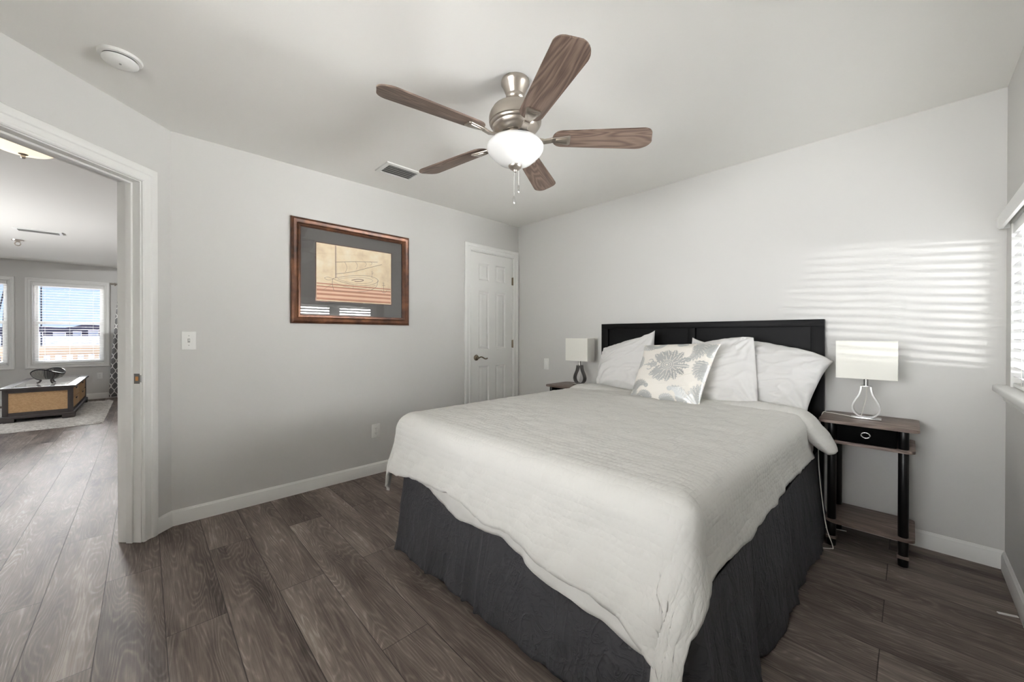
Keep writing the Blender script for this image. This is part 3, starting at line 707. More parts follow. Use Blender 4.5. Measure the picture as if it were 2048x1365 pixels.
def vent(label, x, y, sx, sy, mat='vinyl', group=None):
    t_ = thing('ceiling_vent', label, 'air vent', (x, y, H), 0, group); fr = 0.03
    m_ = MB(); path = [(-sx, -sy), (sx, -sy), (sx, sy), (-sx, sy)]
    m_.moulding([(0.0, 0.0), (0.0, 0.004), (-0.004, 0.008), (-fr, 0.010), (-fr, 0.0)], path[::-1], lambda a, b, h: (a, b, -h), closed=True); obj('frame', m_, M['plate'], t_, 30)
    m_ = MB(); m_.box(-sx + fr, sx - fr, -sy + fr, sy - fr, -0.003, -0.0005); obj('backing', m_, M['ventback'], t_)
    n = 5; wv = 2 * (sx - fr) / n
    for i in range(n):
        xc = -sx + fr + (i + 0.5) * wv
        m_ = MB(); m_.box(-wv * 0.45, wv * 0.45, -sy + fr, sy - fr, -0.001, 0.001, Matrix.Translation((xc, 0, -0.010)) @ Matrix.Rotation(math.radians(26), 4, 'Y')); obj('louvre', m_, M[mat], t_)
    return t_
vent('white louvred ceiling vent beside the fan blades', 0.438, -1.728, 0.105, 0.145, 'ventdark')
vent('grey ceiling vent in the living room beyond the doorway', -4.18, -4.06, 0.085, 0.19, 'ventdark')

sw = thing('light_switch', 'white toggle light switch left of the picture', 'light switch', (0, -2.937, 1.147))
m_ = MB(); m_.box(0, 0.006, -0.036, 0.036, -0.058, 0.058, bev=0.0035); obj('wall_plate', m_, M['plate'], sw, 50)
m_ = MB(); m_.box(0.005, 0.0068, -0.006, 0.006, -0.0125, 0.0125); obj('toggle_slot', m_, M['ventdark'], sw)
m_ = MB(); m_.box(0.004, 0.017, -0.0036, 0.0036, -0.002, 0.008, bev=0.001); obj('toggle', m_, M['plate'], sw)
for z in (-0.030, 0.030):
    m_ = MB(); m_.lathe([(0, 0.0015), (0.002, 0.0012), (0.003, 0), (0, 0)], c=(0.0055, 0, z), axis='x', seg=10); obj('screw', m_, M['ventdark'], sw)

def outlet(label, loc, rz, group=None):
    t_ = thing('power_outlet', label, 'outlet', loc, rz, group)
    m_ = MB(); m_.box(0, 0.006, -0.036, 0.036, -0.058, 0.058, bev=0.0035); obj('wall_plate', m_, M['plate'], t_, 50)
    for z in (-0.02, 0.02):
        m_ = MB(); pts = [(0.0165 * math.cos(a) , max(-0.0125, min(0.0125, 0.0165 * math.sin(a)))) for a in np.linspace(0, 2 * PI, 28, endpoint=False)]
        m_.prism(pts, 0.004, 0.0075, lambda a, b, c: (c, a, b + z)); rc = obj('receptacle', m_, M['plate'], t_)
        m_ = MB()
        for y, h in ((-0.006, 0.0045), (0.006, 0.0035)): m_.box(0.007, 0.0079, y - 0.001, y + 0.001, z + 0.002 - h, z + 0.002 + h)
        m_.lathe([(0, 0.0009), (0.002, 0.0009), (0.002, 0), (0, 0)], c=(0.007, 0, z - 0.008), axis='x', seg=10); obj('slots', m_, M['slot'], rc)
    m_ = MB(); m_.lathe([(0, 0.0015), (0.002, 0.0012), (0.003, 0), (0, 0)], c=(0.0055, 0, 0), axis='x', seg=10); obj('screw', m_, M['ventdark'], t_)
outlet('white wall outlet low on the wall under the picture', (0, -1.716, 0.366), 0)
outlet('white wall outlet under the sea window beside the trellis curtain', (XF, -3.735, 0.425), 0)
bp = thing('wall_plate', 'plain white wall plate between the closet door and the far lamp', 'wall plate', (0.438, 0, 0.873), -PI / 2)
m_ = MB(); m_.box(0, 0.006, -0.037, 0.037, -0.060, 0.060, bev=0.0035); obj('cover', m_, M['plate'], bp, 50)
m_ = MB(); m_.box(0.005, 0.008, -0.017, 0.017, -0.034, 0.034, bev=0.0015); obj('insert', m_, M['vinyl'], bp, 50)

# ------------------------------------------------------------------ framed picture
PY0, PY1, PZ0, PZ1 = -2.366, -1.413, 1.27, 2.06; pyc, pzc = (PY0 + PY1) / 2, (PZ0 + PZ1) / 2
pic = thing('framed_picture', 'bronze framed sailing boat print with a grey mount', 'picture', (0, pyc, PZ0))
hw, ht = (PY1 - PY0) / 2, PZ1 - PZ0
m_ = MB(); FW = 0.066
m_.moulding([(0, 0.0), (0, 0.018), (-0.006, 0.028), (-0.018, 0.033), (-0.034, 0.028), (-0.046, 0.019), (-0.050, 0.023), (-0.058, 0.023), (-0.062, 0.017), (-FW, 0.014), (-FW, 0.0)], [(-hw, 0), (-hw, ht), (hw, ht), (hw, 0)], lambda a, b, h: (h, a, b), closed=True)
frm = obj('frame', m_, M['frame'], pic, 30)
m_ = MB()
for s_ in np.arange(-hw + FW, hw - FW, 0.009):
    for zb in (FW - 0.002, ht - FW + 0.002): m_.box(0.013, 0.018, s_ - 0.003, s_ + 0.003, zb - 0.003, zb + 0.003)
for s_ in np.arange(FW, ht - FW, 0.009):
    for yb in (-hw + FW - 0.002, hw - FW + 0.002): m_.box(0.013, 0.018, yb - 0.003, yb + 0.003, s_ - 0.003, s_ + 0.003)
obj('beading', m_, M['frame'], frm, 0)
a0, a1, b0, b1 = -2.190 - pyc, -1.578 - pyc, 1.449 - PZ0, 1.896 - PZ0
m_ = MB(); m_.moulding([(0, 0.004), (hw - FW + a0 + 0.01 if False else 0.14, 0.004), (0.14, 0.0055), (0.0, 0.0055)], [(a0, b0), (a0, b1), (a1, b1), (a1, b0)], lambda a, b, h: (h, max(-hw + 0.05, min(hw - 0.05, a)), max(0.05, min(ht - 0.05, b))), closed=True); mount = obj('mount', m_, M['mat'], pic, 0)
m_ = MB(); m_.moulding([(-0.001, 0.0054), (0.005, 0.0054), (0.005, 0.0061), (-0.001, 0.0061)], [(a0, b0), (a0, b1), (a1, b1), (a1, b0)], lambda a, b, h: (h, a, b), closed=True); obj('bevel_line', m_, M['frame'], mount, 0)
m_ = MB(); m_.box(0.001, 0.003, a0 - 0.02, a1 + 0.02, b0 - 0.02, b1 + 0.02); prn = obj('print', m_, M['print'], pic, 0)
pwid, phei = a1 - a0, b1 - b0
m_ = MB(); m2_ = MB()
for k, (q0_, q1_) in enumerate(((0.02, 0.055), (0.10, 0.135), (0.17, 0.205), (0.24, 0.262), (0.29, 0.31))): m_.box(0.0029, 0.0034, a0 + 0.004, a1 - 0.004, b0 + q0_ * phei, b0 + q1_ * phei)
for k, (q0_, q1_) in enumerate(((0.055, 0.10), (0.135, 0.17), (0.205, 0.24))): m2_.box(0.0029, 0.0033, a0 + 0.004, a1 - 0.004, b0 + q0_ * phei, b0 + q1_ * phei)
obj('rust_bands', m_, M['stripe'], prn, 0); obj('pale_bands', m2_, M['stripe2'], prn, 0)
m_ = MB()
def stroke(pts, w_=0.0022):
    w_ *= 0.55
    pts = [(0.0040, a0 + u * pwid, b0 + v * phei) for u, v in pts]
    m_.tube(pts, w_, flat=(0.0004, (1, 0, 0), w_))
def curve(p, n=16):
    p = np.array(p, float); out = []
    for i in range(len(p) - 1):
        pm, pa, pb, pn = p[max(i - 1, 0)], p[i], p[i + 1], p[min(i + 2, len(p) - 1)]
        for t_ in np.linspace(0, 1, n // 2, endpoint=False):
            out.append(0.5 * (2 * pa + (pb - pm) * t_ + (2 * pm - 5 * pa + 4 * pb - pn) * t_ ** 2 + (3 * pa - pm - 3 * pb + pn) * t_ ** 3))
    return [tuple(q) for q in out] + [tuple(p[-1])]
stroke([(0.235, 0.42), (0.232, 0.99)], 0.0040); stroke([(0.25, 0.42), (0.245, 0.99)], 0.0015)
stroke(curve([(0.24, 0.70), (0.5, 0.755), (0.8, 0.80)]), 0.0026); stroke(curve([(0.24, 0.49), (0.45, 0.56), (0.65, 0.66), (0.86, 0.765)]), 0.0026)
for u in (0.36, 0.5, 0.62, 0.7): stroke(curve([(u, 0.54 + (u - .36) * .55), (u + 0.02, 0.63 + (u - .36) * .4), (u - 0.01, 0.725 + (u - .36) * .2)]), 0.0013)
stroke(curve([(0.2, 0.40), (0.3, 0.445), (0.5, 0.50), (0.7, 0.515), (0.80, 0.465), (0.79, 0.41), (0.68, 0.345), (0.5, 0.325), (0.32, 0.355), (0.2, 0.40)]), 0.0022)
stroke(curve([(0.26, 0.405), (0.42, 0.45), (0.62, 0.475), (0.73, 0.44), (0.66, 0.38), (0.48, 0.355), (0.34, 0.375), (0.26, 0.405)]), 0.0014)
stroke(curve([(0.2, 0.40), (0.195, 0.30), (0.215, 0.19)]), 0.0022); stroke(curve([(0.80, 0.45), (0.78, 0.33), (0.66, 0.235), (0.45, 0.195), (0.215, 0.19)]), 0.0022)
stroke(curve([(0.2, 0.345), (0.4, 0.27), (0.6, 0.275), (0.78, 0.36)]), 0.0014); stroke([(0.46, 0.325), (0.46, 0.24)], 0.0013)
stroke(curve([(0.2, 0.40), (0.14, 0.42), (0.10, 0.40), (0.14, 0.37), (0.2, 0.385)]), 0.0018); stroke([(0.2, 0.31), (0.08, 0.19)], 0.0012)
stroke(curve([(0.44, 0.405), (0.52, 0.435), (0.60, 0.43), (0.56, 0.40), (0.48, 0.39)]), 0.0045)
stroke([(0.72, 0.62), (0.72, 0.55), (0.735, 0.59)], 0.0018); stroke(curve([(0.72, 0.55), (0.715, 0.50), (0.74, 0.48)]), 0.0012)
stroke([(0.885, 0.40), (0.892, 0.23)], 0.0022); stroke([(0.865, 0.36), (0.91, 0.365)], 0.0018); stroke(curve([(0.85, 0.27), (0.87, 0.235), (0.893, 0.225), (0.92, 0.24), (0.935, 0.275)]), 0.002)
stroke(curve([(0.875, 0.41), (0.885, 0.425), (0.895, 0.41), (0.885, 0.40), (0.875, 0.41)], 10), 0.0014)
obj('boat_drawing', m_, M['ink'], prn, 0)
m_ = MB(); m_.box(0.0085, 0.0105, -hw + FW - 0.01, hw - FW + 0.01, FW - 0.01, ht - FW + 0.01); obj('glazing', m_, M['picglass'], pic, 0)

# ------------------------------------------------------------------ bed
HX0, HX1, HT = 1.163, 2.787, 1.288
hb = thing('headboard', 'black panelled wooden headboard against the back wall', 'headboard', ((HX0 + HX1) / 2, -0.035, 0))
hwid = (HX1 - HX0) / 2
m_ = MB(); f0, f1 = -0.026, 0.018
m_.box(-hwid, hwid, f0, f1, HT - 0.045, HT, bev=0.002); m_.box(-hwid, -hwid + 0.068, f0, f1, 0, HT - 0.045, bev=0.002); m_.box(hwid - 0.068, hwid, f0, f1, 0, HT - 0.045, bev=0.002)
m_.box(-0.03, 0.03, f0, f1, 0.45, HT - 0.045, bev=0.002); m_.box(-hwid + 0.068, hwid - 0.068, f0, f1, 0.40, 0.47, bev=0.002)
obj('frame', m_, M['black'], hb, 40)
for s_ in (-1, 1):
    m_ = MB(); a, b = sorted((s_ * 0.03, s_ * (hwid - 0.068))); m_.box(a, b, 0.004, 0.016, 0.46, HT - 0.04); obj('panel', m_, M['black'], hb, 0)

BX0, BX1, BY0, BY1, BT = 1.215, 2.745, -0.075, -2.085, 0.706
m_ = MB(); m_.box(BX0, BX1, BY1, BY0, 0.42, BT, bev=0.05, seg=4); mt = obj('mattress', m_, M['linen'], None, 60); tag(mt, 'mattress under white fitted sheet on the bed', 'mattress')
m_ = MB(); m_.box(BX0 + 0.01, BX1 - 0.01, BY1 + 0.02, BY0, 0.20, 0.419, bev=0.02); bx = obj('box_spring', m_, M['skirt'], None, 60); tag(bx, 'box spring base hidden behind the charcoal bed skirt', 'box spring')
for x in (BX0 + 0.12, BX1 - 0.12):
    for y in (BY1 + 0.25, BY0 - 0.15):
        m_ = MB(); m_.cyl((x, y, 0), (x, y, 0.21), 0.025); obj('leg', m_, M['tube'], bx)

# charcoal bed skirt: left side, foot, right side
def skirt():
    per = []; r = 0.03; x0, x1, y0, y1 = BX0 - 0.012, BX1 + 0.012, BY0 - 0.06, BY1 - 0.008
    def seg_(a, b, n, nr):
        for i in range(n): f = i / n; per.append((a[0] + (b[0] - a[0]) * f, a[1] + (b[1] - a[1]) * f, nr[0], nr[1]))
    def cor(cx, cy, t0, t1, n=8):
        for i in range(n): t_ = math.radians(t0 + (t1 - t0) * i / n); per.append((cx + r * math.cos(t_), cy + r * math.sin(t_), math.cos(t_), math.sin(t_)))
    seg_((x0, y0), (x0, y1 + r), 150, (-1, 0)); cor(x0 + r, y1 + r, 180, 270); seg_((x0 + r, y1), (x1 - r, y1), 170, (0, -1)); cor(x1 - r, y1 + r, 270, 360); seg_((x1, y1 + r), (x1, y0), 190, (1, 0)); per.append((x1, y0, 1, 0))
    per = np.array(per); n = len(per); s_ = np.concatenate([[0], np.cumsum(np.hypot(np.diff(per[:, 0]), np.diff(per[:, 1])))])
    nz = 26; P = np.zeros((n, nz, 3)); UV_ = np.zeros((n, nz, 2))
    sc = [s_[150 + 4], s_[150 + 8 + 170 + 4]]; mid_r = s_[-1] - 0.95
    fold = np.zeros(n)
    rr = random.Random(4)
    for k in range(46):
        c = rr.uniform(0, s_[-1]); w_ = rr.uniform(0.008, 0.03); fold += rr.uniform(-1, 1) * 0.016 * np.exp(-((s_ - c) / w_) ** 2)
    soft = 0.009 * np.sin(s_ * 9.0 + 1.5 * np.sin(s_ * 3.1)) + 0.005 * np.sin(s_ * 23 + 0.6)
    split = np.zeros(n)
    for c in sc + [mid_r]: split += 0.022 * np.exp(-((s_ - c + 0.035) / 0.02) ** 2) - 0.030 * np.exp(-((s_ - c) / 0.010) ** 2) + 0.022 * np.exp(-((s_ - c - 0.035) / 0.02) ** 2)
    wr = fbm(s_[:, None] * 7.0 + np.zeros((1, nz)), np.linspace(0, 1, nz)[None, :] * 2.2 + np.zeros((n, 1)), 2.0, 4)
    for j in range(nz):
        f = j / (nz - 1); z = 0.462 - f * (0.462 - 0.045)
        off = 0.006 + f * 0.058 + (fold + soft + split) * (0.04 + 0.96 * f) + 0.014 * wr[:, j] * (0.05 + f)
        P[:, j, 0] = per[:, 0] + per[:, 2] * off; P[:, j, 1] = per[:, 1] + per[:, 3] * off
        P[:, j, 2] = z + (0.012 * np.sin(s_ * 2.2 + 0.8) - 0.008 * np.abs(fold) * 20) * f
        UV_[:, j, 0] = s_; UV_[:, j, 1] = z
    o_ = gridobj('bed_skirt', P, M['skirt'], None, UV_, solid=0.002); tag(o_, 'wrinkled charcoal bed skirt hanging around the bed base', 'bed skirt')
skirt()

# draped bed covers
def drape(name, label, cat, mat, top, inset, yhead, oL, oF, oR, seed, puff, ruffle, hemr, na=200, nb=170, rad=0.06, thick=0.012, flare=0.10):
    x0, x1, yf = BX0 + inset, BX1 - inset, BY1 + inset
    W_ = x1 - x0; Lb = yhead - yf
    u = np.linspace(0, 1, na)[:, None]; v = np.linspace(0, 1, nb)[None, :]
    # cloth coordinates a across, b toward the foot, with uneven overhang
    b0_ = v * Lb; OLv = oL(np.clip(v, 0, 1)); ORv = oR(np.clip(v, 0, 1))
    a_ = -OLv + u * (W_ + OLv + ORv); OFu = oF((a_ / W_))
    b_ = v * (Lb + OFu)
    ex = np.where(a_ < 0, a_, np.where(a_ > W_, a_ - W_, 0.0)); ey = np.maximum(b_ - Lb, 0.0)
    rho = np.hypot(ex, ey) + 1e-9; dx, dy = ex / rho, ey / rho
    q = rad * PI / 2
    th_ = np.arctan2(dy, np.abs(dx) + 1e-9); th_ = th_ + 0.34 * np.sin(2 * th_) * sstep(0.15, 0.45, rho) * (ey > 0) * (ex > 0)      # loose corners swing round to the foot
    dx = np.sign(ex) * np.cos(th_); dy = np.sin(th_)
    h = np.where(rho < q, rad * np.sin(np.minimum(rho, q) / rad), rad + (rho - q) * flare)
    d_ = np.where(rho < q, rad * (1 - np.cos(np.minimum(rho, q) / rad)), rad + (rho - q) * math.sqrt(1 - flare * flare))
    cx = x0 + np.clip(a_, 0, W_); cy = yhead - np.minimum(b_, Lb)
    per = a_ * 1.0 + b_ * 0.8
    hang = np.clip((rho - 0.05) / 0.25, 0, 1)
    ang = np.arctan2(ey, np.abs(ex) + 1e-6)
    corner = np.clip(np.minimum(np.abs(ex), ey) / 0.12, 0, 1)
    wr = fbm(a_ * 4.2, b_ * 4.2, seed, 3); wf = fbm(a_ * 13, b_ * 13, seed + 5, 3)
    rip = ruffle * hang * (np.sin(per * 26 + 3.0 * wr) * 0.5 + np.sin(per * 47 + 2 * wr + 1.0) * 0.35) + corner * 0.007 * np.cos(ang * 5 + seed)
    out = h + rip * (1 - 0.6 * corner) + hang * (1 - 0.6 * corner) * (0.018 * wr + 0.005 * wf) + hemr * np.clip((rho - 0.2) / 0.12, 0, 1)
    out = out * np.where(a_ > W_, 0.60 + 0.40 * np.abs(dy), 1.0)
    X_ = cx + dx * out; Y_ = cy - dy * out
    edge = np.minimum(np.minimum(np.clip(a_, 0, W_), W_ - np.clip(a_, 0, W_)), np.clip(Lb - b_, 0, 9))
    crown = puff * (1 - np.exp(-np.maximum(edge, 0) / 0.18))
    Z_ = top - d_ + crown * (rho < 1e-6) + crown * 0 + 0.008 * wr * np.clip(edge / 0.1, 0, 1) + 0.0035 * wf * (1 + 1.5 * hang)
    P = np.stack([X_, Y_, Z_], -1); UV_ = np.stack([a_ + 0 * b_, b_ + 0 * a_], -1)
    o_ = gridobj(name, P, mat, None, UV_, solid=thick); tag(o_, label, cat); return o_

drape('coverlet', 'thin white coverlet showing below the comforter hem', 'coverlet', M['linen'], BT + 0.006, 0.03, -0.30,
      lambda v: 0.08 + 0.0 * v, lambda a: 0.285 + 0.085 * sstep(0.06, .35, a) + 0.05 * sstep(.5, .9, a) - 0.16 * sstep(1.0, 1.05, a) + 0.010 * np.sin(a * 21) + 0.012 * np.sin(a * 8 + 1), lambda v: 0.262 + 0.0 * v, 3.0, 0.0, 0.006, 0.0, rad=0.045, thick=0.003, flare=0.11)
comf = drape('comforter', 'white crinkled comforter spread over the bed', 'comforter', M['quilt'], BT + 0.030, 0.035, -0.50,
      lambda v: 0.27 + 0.03 * v + 0.03 * sstep(0.85, 1, v), lambda a: 0.335 - 0.030 * sstep(0.35, 0, np.abs(a - 0.30)) + 0.06 * sstep(0.62, 1.0, a) + 0.10 * sstep(0.93, 1.06, a) + 0.006 * np.sin(a * 27),
      lambda v: 0.268 + 0.005 * np.sin(v * 13 + 1) + 0.12 * sstep(0.87, 1.0, v), 8.0, 0.016, 0.007, 0.022, rad=0.085, thick=0.018, flare=0.12)

# turned-down upper edge of the comforter: a soft roll across the bed with a free corner on the window side
def turn_down():
    n, m = 130, 22; t_ = np.linspace(0, 1, n); a_ = -0.20 + t_ * (BX1 - BX0 + 0.40)
    W_ = BX1 - BX0 - 0.06; P = np.zeros((n, m, 3)); UV_ = np.zeros((n, m, 2))
    for i in range(n):
        a = a_[i]; rad = 0.06; yc = -0.495 - 0.015 * math.sin(a * 5) + 0.05 * sstep(W_ - 0.25, W_ + 0.15, a)
        if a < 0: rho, sg = -a, -1
        elif a > W_: rho, sg = a - W_, 1
        else: rho, sg = 0, 0
        q = rad * PI / 2
        if rho < q: h, d_ = rad * math.sin(rho / rad), rad * (1 - math.cos(rho / rad))
        else: h, d_ = rad + (rho - q) * (0.62 if sg > 0 else 0.15), rad + (rho - q) * (0.80 if sg > 0 else 0.98)
        x = BX0 + 0.03 + min(max(a, 0), W_) + sg * h; z = BT + 0.030 - d_
        nx, nz_ = (sg * min(rho / q, 1), 1 - 0.8 * min(rho / q, 1))
        taper = max(0.12, min(1.0, (1 - t_[i]) / 0.06)) ** 0.5 * max(0.2, min(1, t_[i] / 0.06)) ** 0.5
        wy, wz = 0.115 * (0.55 + 0.45 * taper) * (1 + 0.12 * math.sin(a * 7 + 1)), 0.042 * taper * (1 + 0.5 * sstep(W_, W_ + 0.15, a)) * (1 + 0.2 * math.sin(a * 11))
        for j in range(m):
            th = 2 * PI * j / (m - 1); c, s_ = math.cos(th), math.sin(th)
            w1 = 0.006 * mnoise.noise((a * 9, th * 1.3, 4.0))
            P[i, j] = (x + nx * (wz * s_ + w1), yc + wy * math.copysign(abs(c) ** 0.75, c), z + nz_ * (wz * s_ + w1) * 1.0); UV_[i, j] = (a, 3 + th * 0.05)
    P[0, :] = P[0].mean(0); P[-1, :] = P[-1].mean(0)
    o_ = gridobj('turned_down_edge', P, M['quilt'], comf, UV_); return o_
turn_down()

# pillows: a cushion stretched between four corners (bottom left, bottom right, top right, top left as seen from the room)
def pillow(name, label, cat, c, thick, mat, seed, n=64, bow=(-0.03, -0.03, -0.03, -0.03), group=None, att=None, crease=1.0):
    # bow: how far each side (bottom, right, top, left) swells outward, as a fraction of the pillow
    c = [np.array(q, float) for q in c]; u = np.linspace(-1, 1, n)[:, None]; v = np.linspace(-1, 1, n)[None, :]
    U_, V_ = np.broadcast_arrays(u, v); ku, kv = 1 - np.abs(V_) ** 3.0, 1 - np.abs(U_) ** 4.0
    up = U_ + 2 * ku * np.where(U_ > 0, bow[1] * np.abs(U_) ** 1.5, -bow[3] * np.abs(U_) ** 1.5); vp = V_ + 2 * kv * np.where(V_ > 0, bow[2] * np.abs(V_) ** 1.5, -bow[0] * np.abs(V_) ** 1.5)
    s_, t_ = (up + 1) / 2, (vp + 1) / 2
    base_ = ((1 - s_) * (1 - t_))[..., None] * c[0] + (s_ * (1 - t_))[..., None] * c[1] + (s_ * t_)[..., None] * c[2] + ((1 - s_) * t_)[..., None] * c[3]
    ex = (c[1] + c[2] - c[0] - c[3]); ey = (c[2] + c[3] - c[0] - c[1]); nrm = np.cross(ex, ey); nrm /= np.linalg.norm(nrm)
    rel = np.clip((1 - np.abs(U_) ** 2.6), 0, 1) ** 0.58 * np.clip((1 - np.abs(V_) ** 2.6), 0, 1) ** 0.58; th = thick * rel
    wr = fbm(U_ * 0.9, V_ * 0.9, seed, 2); cre = np.zeros(U_.shape)
    for ci, (cu, cv) in enumerate(((-1, -1), (1, -1), (1, 1), (-1, 1))):      # creases fanning in from the corners
        du, dv = U_ - cu, V_ - cv; r = np.hypot(du, dv); a = np.arctan2(dv * -cv, du * -cu)
        cre += np.sin(a * 15 + seed + ci * 2 + 3.0 * wr + 1.2 * r) * np.exp(-((r - 0.45) / 0.38) ** 2)
    edge_p = np.sin(np.where(np.abs(U_) > np.abs(V_), V_, U_) * 21 + seed + 4 * wr) * np.clip(np.maximum(np.abs(U_), np.abs(V_)) - 0.7, 0, 0.3) / 0.3
    long_ = fbm(U_ * 1.2 + V_ * 0.5 + 3, (V_ - U_ * 0.35) * 3.2, seed + 3, 2); ridge = np.clip(1 - np.abs(long_) * 3.0, 0, 1) ** 2
    F_ = base_ + nrm * (th * (1 + 0.10 * wr) + (0.009 * cre + 0.007 * edge_p + 0.010 * ridge) * crease * np.sqrt(rel) + 0.006 * wr)[..., None]
    B_ = base_ + nrm * (-0.7 * th + 0.006 * wr)[..., None]
    verts = np.concatenate([F_.reshape(-1, 3), B_.reshape(-1, 3)]); faces = []; N2 = n * n
    for i in range(n - 1):
        for j in range(n - 1):
            k = i * n + j; faces.append((k, k + n, k + n + 1, k + 1)); faces.append((N2 + k, N2 + k + 1, N2 + k + n + 1, N2 + k + n))
    me = bpy.data.meshes.new(name); loc = c[0] * 0.5 + c[1] * 0.5; me.from_pydata((verts - loc).tolist(), [], faces)
    if att is not None:
        a = me.attributes.new('damask', 'FLOAT', 'POINT'); vals = np.concatenate([att(U_, V_).reshape(-1), np.zeros(N2)]); a.data.foreach_set('value', vals.astype(np.float32))
    bm = bmesh.new(); bm.from_mesh(me); bmesh.ops.remove_doubles(bm, verts=bm.verts[:], dist=1e-5); bmesh.ops.recalc_face_normals(bm, faces=bm.faces[:]); bm.to_mesh(me); bm.free()
    me.materials.append(mat); me.shade_smooth()
    o_ = bpy.data.objects.new(name, me); o_.location = loc; COL.objects.link(o_); tag(o_, label, cat, group); return o_
GP = 'white sleeping pillows against the headboard'
pillow('pillow', 'white pillow at the left end of the headboard', 'pillow', [(1.30, -0.36, 0.740), (1.86, -0.38, 0.735), (1.735, -0.17, 1.225), (1.255, -0.17, 1.07)], 0.105, M['pillow'], 1.0, group=GP, bow=(0, -0.03, -0.045, -0.01))
pillow('pillow', 'white pillow mostly hidden behind the patterned cushion, one tip showing', 'pillow', [(1.93, -0.26, 0.740), (2.34, -0.26, 0.740), (2.34, -0.13, 1.08), (2.02, -0.15, 1.170)], 0.045, M['pillow'], 5.0, group=GP, bow=(0, -0.03, -0.03, -0.06))
pillow('pillow', 'white upright pillow right behind the patterned cushion', 'pillow', [(2.03, -0.50, 0.735), (2.530, -0.49, 0.740), (2.462, -0.31, 1.170), (2.11, -0.32, 1.115)], 0.075, M['pillow'], 9.0, group=GP, bow=(0, 0.01, 0.045, 0))
pillow('pillow', 'white pillow at the window end of the headboard, corner drooping outward', 'pillow', [(2.36, -0.36, 0.735), (2.745, -0.36, 0.715), (2.850, -0.21, 1.030), (2.33, -0.16, 1.130)], 0.11, M['pillow'], 14.0, group=GP, bow=(0, -0.045, 0.10, 0))

def damask_mask(U_, V_):
    m = np.zeros(U_.shape)
    def leaf(cx, cy, ang, ln, wd_, vein=True):
        nonlocal m
        ca, sa = math.cos(ang), math.sin(ang); x = (U_ - cx) * ca + (V_ - cy) * sa; y = -(U_ - cx) * sa + (V_ - cy) * ca
        t_ = x / ln; prof = wd_ * np.sqrt(np.clip(t_ * (1 - t_) * 4, 0, 1)) * (1 - 0.45 * t_) * (1 + 0.22 * np.sin(t_ * 22))
        inside = (t_ > 0) & (t_ < 1) & (np.abs(y) < prof) & ~((np.abs(y) < wd_ * 0.10) if vein else False)
        m = np.maximum(m, inside.astype(float))
    def ring(cx, cy, rx, ry, w_, a0=-9, a1=9):
        nonlocal m
        r = np.hypot((U_ - cx) / rx, (V_ - cy) / ry); a = np.arctan2(V_ - cy, U_ - cx)
        m = np.maximum(m, ((np.abs(r - 1) < w_) & (a > a0) & (a < a1)).astype(float))
    def plume(x, y, ang, ln, curl, n=9, w_=0.075):
        # curling stem with leaves on both sides that shrink toward its tip
        for k in range(n):
            f = k / n; leaf(x, y, ang + 0.75, ln * 0.42 * (1 - 0.75 * f), w_ * (1 - 0.7 * f)); leaf(x, y, ang - 0.75, ln * 0.42 * (1 - 0.75 * f), w_ * (1 - 0.7 * f))
            leaf(x, y, ang, ln / n * 1.7, 0.022, False); x += math.cos(ang) * ln / n; y += math.sin(ang) * ln / n; ang += curl * (1 + 1.5 * f) / n
        ring(x, y, 0.045, 0.045, 0.45)
    cx, cy = 0.0, 0.10
    # central medallion lying on its side: bulb, crown of leaves, stem to the left
    for r in (0.05, 0.10, 0.15): ring(cx, cy, r, r * 0.9, 0.018 / r)
    for k in range(11):
        a = -2.2 + 4.4 * k / 10; leaf(cx + 0.17 * math.cos(a), cy + 0.16 * math.sin(a), a + 0.25 * math.sin(a), 0.24, 0.085)
    for k in range(13):
        a = -2.4 + 4.8 * k / 12; leaf(cx + 0.34 * math.cos(a), cy + 0.31 * math.sin(a), a + 0.5 * math.sin(a * 1.3), 0.25, 0.095)
    for s_ in (-1, 1):
        leaf(cx - 0.16, cy + 0.05 * s_, PI - 0.9 * s_, 0.30, 0.10); leaf(cx - 0.20, cy + 0.12 * s_, PI / 2 * s_ + 0.4 * s_, 0.30, 0.09); leaf(cx - 0.28, cy, PI - 0.35 * s_, 0.22, 0.07)
        ring(cx - 0.50, cy + 0.10 * s_, 0.075, 0.075, 0.18, -2.6, 2.6); leaf(cx - 0.10, cy + 0.30 * s_, 1.9 * s_, 0.22, 0.07)
    leaf(cx - 0.34, cy, PI, 0.40, 0.03, False)
    for (x, y, a, l, c_) in ((0.62, 0.98, -1.2, 0.75, -0.9), (0.96, 0.30, -2.3, 0.70, 1.6), (0.55, -0.98, 1.4, 0.62, 1.5), (0.95, -0.95, 1.9, 0.75, -1.1), (0.05, -1.0, 1.2, 0.42, -1.8), (-0.35, -1.0, 1.9, 0.46, 1.6),
                             (-0.95, -0.75, 1.1, 0.62, -1.3), (-0.98, 0.05, 1.0, 0.55, 1.2), (-0.90, 0.98, -1.0, 0.60, 1.3), (-0.42, 0.98, -0.9, 0.34, -1.9), (0.12, 1.0, -1.9, 0.30, 2.0), (-0.98, -0.98, 0.5, 0.4, 1.0), (0.98, 0.92, -2.2, 0.4, 0.8)): plume(x, y, a, l, c_)
    return m
pillow('cushion', 'cream square cushion with a silver damask pattern in front of the pillows', 'cushion', [(1.805, -0.71, 0.742), (2.285, -0.74, 0.742), (2.33, -0.50, 1.130), (1.80, -0.47, 1.110)], 0.075, M['damask'], 20.0, n=230, bow=(-0.01, -0.03, -0.005, -0.03), att=damask_mask, crease=0.15)

